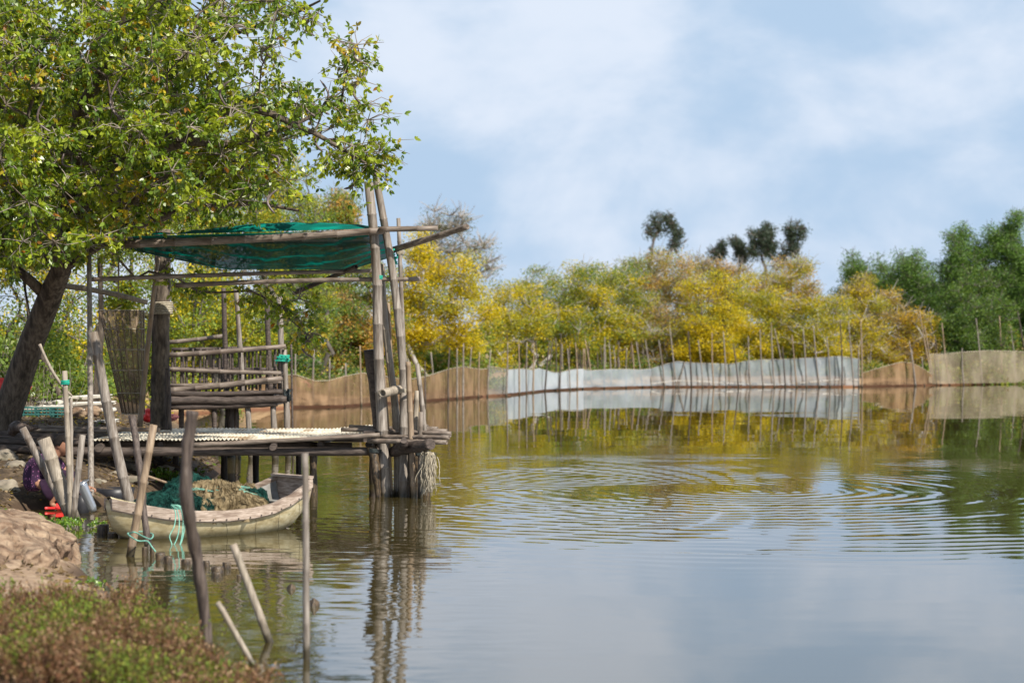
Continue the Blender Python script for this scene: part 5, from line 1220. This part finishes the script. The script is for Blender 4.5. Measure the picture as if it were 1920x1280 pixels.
for i, (px, py, D, a_, b_, c_, lb) in enumerate((
    (8, 862, 27.0, .16, .18, .13, 'round greenish rock tucked under the jetty logs'), (30, 885, 26.6, .20, .2, .14, 'dark rock below the round greenish rock'),
    (215, 868, 28.8, .24, .2, .13, 'flat pale rock under the jetty behind the hollow bamboo'), (208, 895, 27.6, .16, .25, .10, 'brown slab-like rock sloping under the jetty'),
    (250, 905, 27.6, .18, .2, .10, 'brown rock at the water edge behind the boat bow'), (165, 868, 28.6, .14, .2, .12, 'small pale rock under the jetty beside the upright bamboo'), (185, 905, 27.0, .10, .2, .06, 'low wet rock where the bank meets the water'),
    (95, 880, 27.4, .2, .2, .16, 'dark rock behind the back of the squatting person'))):
    rock('rock', P(px, py, D), (a_, b_, c_), lb, i + 11.0, seg=3)
rock('rock', P(172, 772, 33), (.13, .15, .10), 'reddish brown rock on the bank beside the white slabs', 31.0, 'sandstone')
rock('rock', P(145, 776, 32.6), (.13, .12, .10), 'square-shouldered tan rock left of the reddish one', 33.0, 'sandstone')
# slabs, crates and litter on the bank behind the jetty
for i, (px, py, D, w_, d_, h_, rz, lb) in enumerate(((165, 744, 34.5, .75, .5, .04, .1, 'topmost whitish slab on the bank behind the jetty'), (150, 757, 33.8, .95, .5, .03, -.1, 'long grey-white board under the topmost slab'), (185, 768, 33.5, .5, .5, .03, .2, 'short white board below the long one'), (75, 764, 33.2, .9, .5, .035, 0, 'grey board resting on the teal crates'), (190, 790, 32.2, .5, .6, .03, .15, 'grey plank lying near the deck'), (95, 754, 34, .4, .4, .03, .3, 'pale board fragment behind the teal crates'))):
    X_ = Vector((math.cos(rz), math.sin(rz), 0.05)).normalized(); Y_ = Vector((-math.sin(rz), math.cos(rz), 0)); Z_ = X_.cross(Y_)
    mb = MB(); mb.grid(lambda u, v: P(px, py, D) + X_ * (w_ * (u - .5) * (1 + .1 * math.sin(v * 7 + i))) + Y_ * (d_ * (v - .5)) + Z_ * (h_ * .5 + .03 * noise.noise(Vector((u * 3, v * 3, i)))), 12, 8)
    mb.grid(lambda u, v: P(px, py, D) + X_ * (w_ * (u - .5) * (1 + .1 * math.sin(v * 7 + i))) + Y_ * (d_ * (v - .5)) + Z_ * (-h_ * .5 + .03 * noise.noise(Vector((u * 3, v * 3, i)))), 12, 8)
    b0 = P(px, py, D) 
    for s_ in range(12):      # front rim
        a0 = s_ * 9; b1 = 13 * 9 + s_ * 9; mb.f.append((a0, b1, b1 + 9, a0 + 9))
    tag(mb.build('board', MAT['slab'], None, origin=b0, smooth=False), lb, 'board', 'boards lying on the bank')
for i, (px, lb) in enumerate(((56, 'teal plastic crate, left one of the row under the grey board'), (84, 'teal plastic crate, middle one of the row under the grey board'), (112, 'teal plastic crate, right one of the row under the grey board'))):
    c = P(px, 782, 33); c.z = gz(c.x, c.y) + 0.085; root = empty('crate', c, lb, 'crate', 'teal crates on the bank')
    mb = MB(); w_, d_, h_ = .215, .3, .17
    for sx in (-1, 1): mb.box(c + Vector((sx * w_ / 2, 0, 0)), (.012, d_, h_))
    for sy in (-1, 1):
        for z_ in (-.075, -.025, .025, .075): mb.box(c + Vector((0, sy * d_ / 2, z_)), (w_ - .013, .012, .022))
        for xx in (-.06, 0, .06): mb.box(c + Vector((xx, sy * (d_ / 2 - .004), 0)), (.012, .010, h_ - .002))
    mb.build('basket', MAT['crate_teal'], root, smooth=False)
    MB().box(c + Vector((0, 0, -h_ / 2 - .008)), (w_, d_, .014)).build('bottom', MAT['crate_teal'], root, smooth=False)
def crumple(name, c, s, m, label, cat, seed): rock(name, c, s, label, seed, m, None, 0.26, 3, cat, 1.6)
crumple('red_cloth', P(2, 728, 31.5), (.14, .08, .14), 'red_cloth', 'red cloth showing behind the leaning trunk, left side', 'cloth', 41)
crumple('red_cloth', P(48, 728, 33.5), (.10, .08, .10), 'red_cloth', 'smaller red cloth in the bush right of the leaning trunk', 'cloth', 42)
crumple('red_bag', P(278, 780, 31.5), (.09, .08, .10), 'red_plastic', 'bright red plastic bag between basket trap and dead trunk', 'bag', 43)
crumple('pink_bag', P(322, 782, 31.5), (.10, .06, .05), 'pink_cloth', 'faded pink bag right of the dead trunk', 'bag', 44)
crumple('pink_cloth', P(570, 738, 66.8), (.35, .3, .38), 'pink_cloth', 'faded pink cloth behind the brown net on the left bank', 'cloth', 45)
crumple('shell', P(22, 987, 19.6), (.035, .05, .03), 'pink_cloth', 'small pink pebble lying on the big sunlit boulder', 'pebble', 46)
for i, (px, py, D, lb) in enumerate(((316, 876, 29.5, 'white shell heap piece on the bank behind the green nets'), (300, 880, 29.2, 'tan shell piece left of the white one'))): crumple('shell', P(px, py, D), (.09, .08, .05), 'shell', lb, 'shell', 50 + i)
branchy('driftwood_stick', [P(312, 868, 29.3), P(350, 880, 28.9), P(384, 892, 28.6)], [.02, .022, .02], 'bamboo_tan', None, 'tan stick lying on the bank behind the green nets', 'stick', n=8)
branchy('root_knot', [P(20, 812, 27.4), P(32, 800, 27.3), P(50, 803, 27.2), P(72, 800, 27.3)], [.05, .08, .06, .02], 'driftwood', None, 'knobbly grey wood piece lying on the jetty logs', 'driftwood', n=10)

# ------------------------------------------------------------------ small plants
def plant(name, c, n, spread, h, leaf, pal, label, cat='plant', group='small plants at the water edge', kind=None, width=0.6):
    c = Vector(c); root = empty(name, c, label, cat, group)
    tw = []; LP = []; LA = []
    for _ in range(n):
        a = np.array(c) + np.array([RNG.normal() * spread[0], RNG.normal() * spread[1], 0]); a[2] = max(a[2], 0.0) - 0.02
        d = np.array([RNG.normal() * 0.35, RNG.normal() * 0.35, 1.0]); q = a + d * h * RNG.uniform(0.5, 1.1)
        tw.append((np.array([a, (a + q) / 2 + RNG.normal(size=3) * 0.01, q]), np.array([.004, .003, .002])))
        for k in range(10):
            f = RNG.uniform(0.3, 1.05); LP.append(a + (q - a) * f); LA.append(RNG.normal(size=3) + np.array([0, 0, 0.7]))
    V, Fq = tube_mesh(tw, 4); fast('stems', V, Fq, MAT['twig'], root)
    V, Fq, C = leaf_cloud(np.array(LP), leaf, width, palette(len(LP), pal), A=np.array(LA), ngon=6); fast('leaves', V, Fq, MAT['leaf'], root, cols=C)
PL = [(4, (0.20, 0.34, 0.04)), (3, (0.12, 0.24, 0.03)), (1, (0.3, 0.35, 0.05))]
plant('water_plant', (P(90, 0, 23.6).x, 23.3, 0.02), 16, (.05, .12), .09, .04, PL, 'small bright green plant left of the leaning bamboo feet')
plant('water_plant', (P(128, 0, 22.9).x, 22.9, 0.02), 46, (.10, .18), .09, .04, PL, 'wider bright green plant in front of the leaning bamboo feet')
plant('water_plant', (P(180, 0, 23.0).x, 23.0, 0.02), 14, (.06, .12), .06, .035, PL, 'sparse green plant beside the broad stump')
plant('bank_plant', P(322, 908, 29.0), 44, (.16, .2), .17, .07, PL, 'broad-leaved green plant on the bank behind the nets')
plant('bank_plant', P(290, 895, 28.6), 20, (.08, .2), .13, .06, PL, 'smaller green plant left of the broad-leaved one')
plant('bank_plant', P(160, 1105, 17.0), 18, (.07, .15), .09, .03, PL, 'light green sprig at the foot of the crumbly ledge')
# tall pot-like plants beyond the trunk
for (px, py, D, n_, h_, lb) in ((70, 735, 33.5, 70, .75, 'tall leafy green shrub beside the leaning trunk'), (15, 700, 34, 70, .9, 'leafy green shrub behind the leaning trunk')):
    plant('shrub', P(px, py + 30, D), n_, (.22, .2), h_, .08, [(4, GRN), (3, (0.15, 0.22, 0.04)), (1, (0.25, 0.3, 0.05))], lb, 'shrub', 'shrubs on the bank')

# foreground ground cover: brown-red and green succulent plants
def ground_cover():
    top = [(-40, 1110), (60, 1120), (130, 1100), (190, 1130), (240, 1100), (300, 1155), (350, 1190), (410, 1235), (470, 1262), (520, 1300), (560, 1360)]
    LP = []; LA = []; LC = []; tw = []
    cnt = 0
    while cnt < 5200:
        px = RNG.uniform(-60, 540); D = RNG.uniform(11.0, 18.2); x = (px - 960) / F * D
        z = gz(x, D) if True else 0; z = max(z, -0.02)
        py = 640 + (HC - z) / D * F
        yt = np.interp(px, [t_[0] for t_ in top], [t_[1] for t_ in top])
        if py < yt + 42: continue
        # thin patches
        if noise.noise(Vector((x * 1.3, D * 0.9, 4))) < -0.42 and RNG.random() < 0.7: continue
        a = np.array([x, D, z - 0.01]); h = RNG.uniform(0.10, 0.24) * (1 + 0.4 * noise.noise(Vector((x * 2, D * 2, 0))))
        d = np.array([RNG.normal() * 0.3, RNG.normal() * 0.3, 1.0]); q = a + d * h
        tw.append((np.array([a, (a + q) / 2 + RNG.normal(size=3) * 0.012, q]), np.array([.003, .0025, .0015])))
        g_ = noise.noise(Vector((x * 3.2, D * 1.6, 9))) * 0.9 + RNG.normal() * 0.25
        for k in range(13):
            f = RNG.uniform(0.25, 1.05); LP.append(a + (q - a) * f + RNG.normal(size=3) * 0.008); LA.append(RNG.normal(size=3) + np.array([0, 0, 0.9]))
            if g_ > 0.12: c_ = [(0.17, 0.23, 0.04), (0.12, 0.17, 0.035), (0.26, 0.28, 0.05)][RNG.integers(3)]
            else: c_ = [(0.22, 0.11, 0.06), (0.15, 0.08, 0.045), (0.30, 0.18, 0.11), (0.20, 0.15, 0.06), (0.34, 0.23, 0.14)][RNG.integers(5)]
            LC.append(c_)
        cnt += 1
    V1, F1 = tube_mesh(tw, 3); C1 = np.tile(np.array([[0.16, 0.09, 0.06]]), (len(V1), 1))
    V2, F2, C2 = leaf_cloud(np.array(LP), 0.027, 0.5, np.array(LC) * RNG.uniform(.8, 1.2, (len(LC), 1)), A=np.array(LA))
    V = np.concatenate([V1, V2]); C = np.concatenate([C1, C2])
    o = fast('ground_cover', V, [F1, F2 + len(V1)], MAT['low_leaf'], None, (0, 0, 0), C)
    tag(o, 'low reddish brown and green succulent ground cover in the foreground', 'ground cover', kind='stuff')
ground_cover()

def litter():
    n = 15000; x = RNG.uniform(-9.5, -3.2, n); y = RNG.uniform(16.5, 37, n); z = ground_z(x, y); k = z > 0.06; x, y, z = x[k], y[k], z[k]
    nzv = np.array([noise.fractal(Vector((a * 1.6, b * 1.6, 0)), 0.9, 2.0, 4) for a, b in zip(x, y)]) * 0.05
    A = RNG.normal(size=(len(x), 3)) * np.array([1, 1, 0.25])
    V, Fq, C = leaf_cloud(np.stack([x, y, z + nzv + 0.012], 1), 0.075, 0.4, palette(len(x), [(4, (0.16, 0.11, 0.06)), (3, (0.30, 0.22, 0.13)), (2, (0.08, 0.055, 0.035)), (1, (0.38, 0.27, 0.06)), (0.6, (0.12, 0.18, 0.03))]), A=A)
    tag(fast('leaf_litter', V, Fq, MAT['low_leaf'], None, (0, 0, 0), C), 'dry fallen leaves and debris scattered over the near bank', 'leaf litter', kind='stuff')
litter()
for i, (px, py, D, a_, b_, c_, lb) in enumerate(((190, 882, 27.9, .15, .15, .11, 'mid brown rock between the upright bamboo and the hollow pole'), (140, 905, 27.0, .12, .15, .09, 'dark low rock right of the squatting person'), (240, 880, 28.4, .13, .15, .09, 'greyish rock at the right end of the rock pile under the jetty'), (270, 915, 28.0, .12, .12, .07, 'small wet rock beside the bank plants'), (165, 890, 27.4, .10, .12, .09, 'small angular rock below the small pale rock'))):
    rock('rock', P(px, py, D), (a_, b_, c_), lb, i + 61.0, seg=3)
for (x0, y0, D0_, x1, y1, m_, lb) in ((196, 888, 27.4, 232, 902, 'bamboo_tan', 'brown dead stick sloping across the rocks under the jetty'), (236, 868, 28.4, 285, 884, 'twig', 'thin grey dead stick above the rock pile under the jetty'), (252, 905, 27.2, 290, 900, 'driftwood', 'dark dead stick at the water edge beside the bank plants'), (180, 915, 26.6, 222, 925, 'driftwood', 'dark dead stick lying beside the wide dark basin')):
    branchy('dead_stick', [P(x0, y0, D0_), P((x0 + x1) / 2, (y0 + y1) / 2 - 2, D0_ - .1), P(x1, y1, D0_ - .2)], [.017, .016, .010], m_, None, lb, 'stick', 'dead sticks under the jetty', n=6, sub=3)

# ------------------------------------------------------------------ the squatting person
def skinned(name, verts, edges, radii, m, parent, sub=2, origin=None):
    me = bpy.data.meshes.new(name); me.from_pydata([tuple(v) for v in verts], edges, [])
    o = bpy.data.objects.new(name, me); COL.objects.link(o)
    sk = o.modifiers.new('s', 'SKIN'); sk.use_smooth_shade = True
    for i, r in enumerate(radii): me.skin_vertices[0].data[i].radius = (r, r) if not hasattr(r, '__len__') else r
    me.skin_vertices[0].data[0].use_root = True
    ss = o.modifiers.new('b', 'SUBSURF'); ss.levels = sub; ss.render_levels = sub
    dg = bpy.context.evaluated_depsgraph_get(); dg.update(); ev = o.evaluated_get(dg)
    m2 = bpy.data.meshes.new_from_object(ev); bpy.data.objects.remove(o); bpy.data.meshes.remove(me)
    m2.materials.clear(); m2.materials.append(MAT[m]); m2.name = name
    for vv in m2.vertices: vv.co -= ORG[parent.name]
    m2.polygons.foreach_set('use_smooth', [True] * len(m2.polygons))
    return link(name, m2, parent, ORG[parent.name])
def person():
    D0 = 25.4
    def q(px, py, dd=0.0): return P(px, py, D0) + Vector((0, dd, 0))     # dd: away from the camera
    root = empty('person', q(90, 950), 'person in purple floral clothes and red sandals squatting at the water edge, head bowed', 'person')
    # hips, spine, neck, head; then near and far leg, near and far arm
    v = [q(72, 925), q(66, 900), q(70, 872), q(92, 858), q(104, 852), q(117, 838), q(114, 824),
         q(96, 918, -.10), q(128, 884, -.12), q(112, 915, -.11), q(99, 944, -.10), q(118, 950, -.12),
         q(98, 915, .12), q(134, 888, .14), q(122, 915, .13), q(112, 942, .12), q(130, 948, .12),
         q(92, 866, -.15), q(118, 902, -.20), q(152, 917, -.15),
         q(94, 864, .15), q(128, 895, .20), q(156, 912, .10)]
    e = [(0, 1), (1, 2), (2, 3), (3, 4), (4, 5), (5, 6), (0, 7), (7, 8), (8, 9), (9, 10), (10, 11), (0, 12), (12, 13), (13, 14), (14, 15), (15, 16), (3, 17), (17, 18), (18, 19), (3, 20), (20, 21), (21, 22)]
    r = [.15, .14, .14, .12, .055, .085, .085, .095, .062, .055, .034, .026, .095, .062, .055, .034, .026, .055, .040, .025, .055, .040, .025]
    body = skinned('body', v, e, r, 'skin', root)
    # head shaped over the neck: face turned down to the right
    import bmesh
    hc = q(117, 836); bm = bmesh.new(); bmesh.ops.create_uvsphere(bm, u_segments=36, v_segments=26, radius=1.0)
    f_ = Vector((0.80, -0.22, -0.56)).normalized(); s_ = Vector((0.26, 0.966, 0)).normalized(); s_ = (s_ - f_ * s_.dot(f_)).normalized(); u_ = s_.cross(f_) * -1
    if u_.z < 0: u_ = -u_
    for w_ in bm.verts:
        a = w_.co.copy(); x, y, z = a.x, a.y, a.z      # x forward, y side, z up
        jaw = 1 - 0.25 * max(0, -z) ** 1.3
        X_, Y_, Z_ = x * 0.108 * (1 - 0.12 * max(0, -z)), y * 0.083 * jaw, z * 0.128
        g = lambda yy, zz, sy, sz: math.exp(-((y - yy) / sy) ** 2 - ((z - zz) / sz) ** 2) if x > 0 else 0
        X_ += 0.026 * g(0, -0.16, .13, .16) + 0.010 * g(0, -0.48, .25, .10) - 0.012 * g(.36, .04, .17, .12) - 0.012 * g(-.36, .04, .17, .12) + .006 * g(0, .2, .6, .1) + .008 * g(0, -.8, .3, .2)
        w_.co = hc + f_ * X_ + s_ * Y_ + u_ * Z_
    me = bpy.data.meshes.new('head'); bm.to_mesh(me); bm.free()
    o3 = ORG[root.name]
    for vv in me.vertices: vv.co -= o3
    me.materials.append(MAT['skin']); me.polygons.foreach_set('use_smooth', [True] * len(me.polygons))
    # join head into body so the body is one mesh
    bm = bmesh.new(); bm.from_mesh(body.data); bm.from_mesh(me)
    # ears
    for sd in (-1, 1):
        r_ = bmesh.ops.create_uvsphere(bm, u_segments=12, v_segments=8, radius=1.0)
        for w_ in r_['verts']: w_.co = hc - o3 + f_ * (w_.co.x * .018 - .004) + s_ * (w_.co.y * .009 + sd * .082) + u_ * (w_.co.z * .03 - .005)
    # hands: palm, four curled fingers and a thumb, on the pan rim
    for (wr, sgn, dd) in ((q(154, 917, -.15), -1, -.15), (q(158, 912, .10), 1, .10)):
        pv = [wr, wr + Vector((.035, 0, -.012)), wr + Vector((.072, 0, -.026))]
        fe = [(0, 1), (1, 2)]; fr = [.022, (.034, .02), (.036, .018)]; bv = list(pv)
        for k in range(4):
            y0 = (-.03 + .02 * k); L_ = (.9, 1.0, .95, .78)[k]
            b0 = len(bv); bv += [wr + Vector((.085, y0, -.025)), wr + Vector((.085 + .030 * L_, y0, -.038)), wr + Vector((.085 + .032 * L_, y0, -.038 - .024 * L_)), wr + Vector((.085 + .016 * L_, y0, -.040 - .042 * L_))]
            fe += [(2, b0), (b0, b0 + 1), (b0 + 1, b0 + 2), (b0 + 2, b0 + 3)]; fr += [.010, .0095, .0085, .0075]
        b0 = len(bv); bv += [wr + Vector((.030, .036 * sgn * -1, -.024)), wr + Vector((.058, .046 * sgn * -1, -.045)), wr + Vector((.078, .04 * sgn * -1, -.062))]
        fe += [(1, b0), (b0, b0 + 1), (b0 + 1, b0 + 2)]; fr += [.012, .0105, .009]
        hd = skinned('hand', bv, fe, fr, 'skin', root, 2); bm.from_mesh(hd.data); bpy.data.objects.remove(hd)
    bm.to_mesh(body.data); bm.free(); body.data.polygons.foreach_set('use_smooth', [True] * len(body.data.polygons)); body.data.update()
    rm = body.modifiers.new('r', 'REMESH'); rm.mode = 'VOXEL'; rm.voxel_size = 0.006; rm.use_smooth_shade = True
    sm_ = body.modifiers.new('s', 'SMOOTH'); sm_.iterations = 3
    dg = bpy.context.evaluated_depsgraph_get(); dg.update(); m2 = bpy.data.meshes.new_from_object(body.evaluated_get(dg)); body.modifiers.clear(); body.data = m2; m2.name = 'body'
    # blouse and trousers follow the body
    sh_ = skinned('blouse', [q(71, 922), q(64, 897), q(68, 870), q(90, 858), q(101, 856), q(94, 866, -.15), q(108, 888, -.18), q(96, 864, .15), q(114, 884, .18)],
                  [(0, 1), (1, 2), (2, 3), (3, 4), (3, 5), (5, 6), (3, 7), (7, 8)], [.165, .165, .165, .14, .078, .078, .06, .078, .06], 'blouse', root)
    skinned('trousers', [q(70, 925), q(96, 914, -.10), q(126, 884, -.12), q(118, 902, -.12), q(98, 911, .12), q(131, 888, .14), q(125, 905, .14)],
            [(0, 1), (1, 2), (2, 3), (0, 4), (4, 5), (5, 6)], [.185, .135, .10, .08, .135, .10, .08], 'trousers', root)
    # hair: cap over the back and top of the head, tied in a low bun
    bm = bmesh.new(); bmesh.ops.create_uvsphere(bm, u_segments=36, v_segments=26, radius=1.0)
    for w_ in list(bm.verts):
        a = w_.co.copy(); k = 1.10 + 0.03 * noise.noise(a * 6)
        w_.co = hc + f_ * (a.x * .110 * k - .012) + s_ * (a.y * .087 * k) + u_ * (a.z * .126 * k + .008)
        w_.tag = (a.x > 0.30 - 0.0 and a.z < 0.52) or (a.z < -0.35 and a.x > -0.35) or (abs(a.y) > .8 and a.z < -.05 and a.x > -.15)
    bmesh.ops.delete(bm, geom=[w_ for w_ in bm.verts if w_.tag], context='VERTS')
    r_ = bmesh.ops.create_uvsphere(bm, u_segments=16, v_segments=12, radius=.048)
    for w_ in r_['verts']: w_.co += hc - f_ * .115 - u_ * .03
    me = bpy.data.meshes.new('hair'); 
    for w_ in bm.verts: w_.co -= o3
    bm.to_mesh(me); bm.free(); me.materials.append(MAT['hair']); me.polygons.foreach_set('use_smooth', [True] * len(me.polygons)); link('hair', me, root, o3)
    # eyes and sandals
    for sd in (-1, 1):
        c = hc + f_ * .092 + s_ * (sd * .031) + u_ * .006
        MB().ring_tube([c, c + f_ * .004, c + f_ * .007], [.011, .009, .003], 10).build('eye', MAT['hair'], root)
    for dd, px in ((-.11, 98), (.12, 112)):
        a = q(px - 9, 953, dd); mb = MB()
        pts = [(0, .030), (.05, .036), (.12, .034), (.19, .044), (.24, .042), (.27, .02)]
        top_ = []; 
        for (x_, w_) in pts: mb.v += [tuple(a + Vector((x_, -w_, .0))), tuple(a + Vector((x_, w_, 0))), tuple(a + Vector((x_, w_, .028))), tuple(a + Vector((x_, -w_, .028)))]
        for i in range(len(pts) - 1):
            for j in range(4): mb.f.append((i * 4 + j, i * 4 + (j + 1) % 4, i * 4 + 4 + (j + 1) % 4, i * 4 + 4 + j))
        mb.f.append((0, 1, 2, 3)); mb.f.append(tuple(len(pts) * 4 - 4 + j for j in range(4)))
        mb.grid(lambda u, v: a + Vector((.13 + .09 * v, -.045 + .09 * u, .026 + .045 * math.sin(u * math.pi))), 10, 4)
        mb.build('sandal', MAT['red_plastic'], root)
mat('trousers', (0.016, 0.006, 0.018), (0.03, 0.011, 0.03), 12, 0.9)
person()
# steel pan and black bucket she is rinsing
def pan():
    a = P(176, 958, 24.5); b_ = P(152, 905, 24.45); ax = (b_ - a)
    root = empty('steel_pan', a, 'shiny steel pot tilted into the water under the person\'s hands', 'pot')
    MB().ring_tube([a, a + ax * .15, a + ax * .9, b_], [.035, .052, .062, .066], 24, hollow=.25).build('pot_body', MAT['steel'], root)
    pts = [b_ + (ax.normalized().orthogonal() * math.cos(t_) + ax.normalized().cross(ax.normalized().orthogonal()) * math.sin(t_)) * .067 for t_ in [2 * math.pi * k / 24 for k in range(25)]]
    MB().ring_tube(pts, .005, 6).build('rim', MAT['steel'], root)
pan()
c = P(152, 955, 24.9); root = empty('bucket', c, 'black plastic bucket in the shade behind the steel pot', 'bucket')
MB().ring_tube([c - Vector((0, 0, .1)), c + Vector((0, 0, .2))], [.09, .12], 20, hollow=.2).build('bucket_body', MAT['black_plastic'], root)
pts = [c + Vector((.122 * math.cos(t_), .122 * math.sin(t_), .2)) for t_ in [2 * math.pi * k / 24 for k in range(25)]]
MB().ring_tube(pts, .007, 6).build('rim', MAT['black_plastic'], root)
c = P(212, 925, 26.6); root = empty('basin', c, 'wide dark basin lying under the jetty at the water edge', 'basin')
MB().ring_tube([c - Vector((0, 0, .22)), c - Vector((0, 0, .05)), c + Vector((0, 0, .07))], [.17, .24, .27], 24, hollow=.18).build('basin_body', MAT['black_plastic'], root)
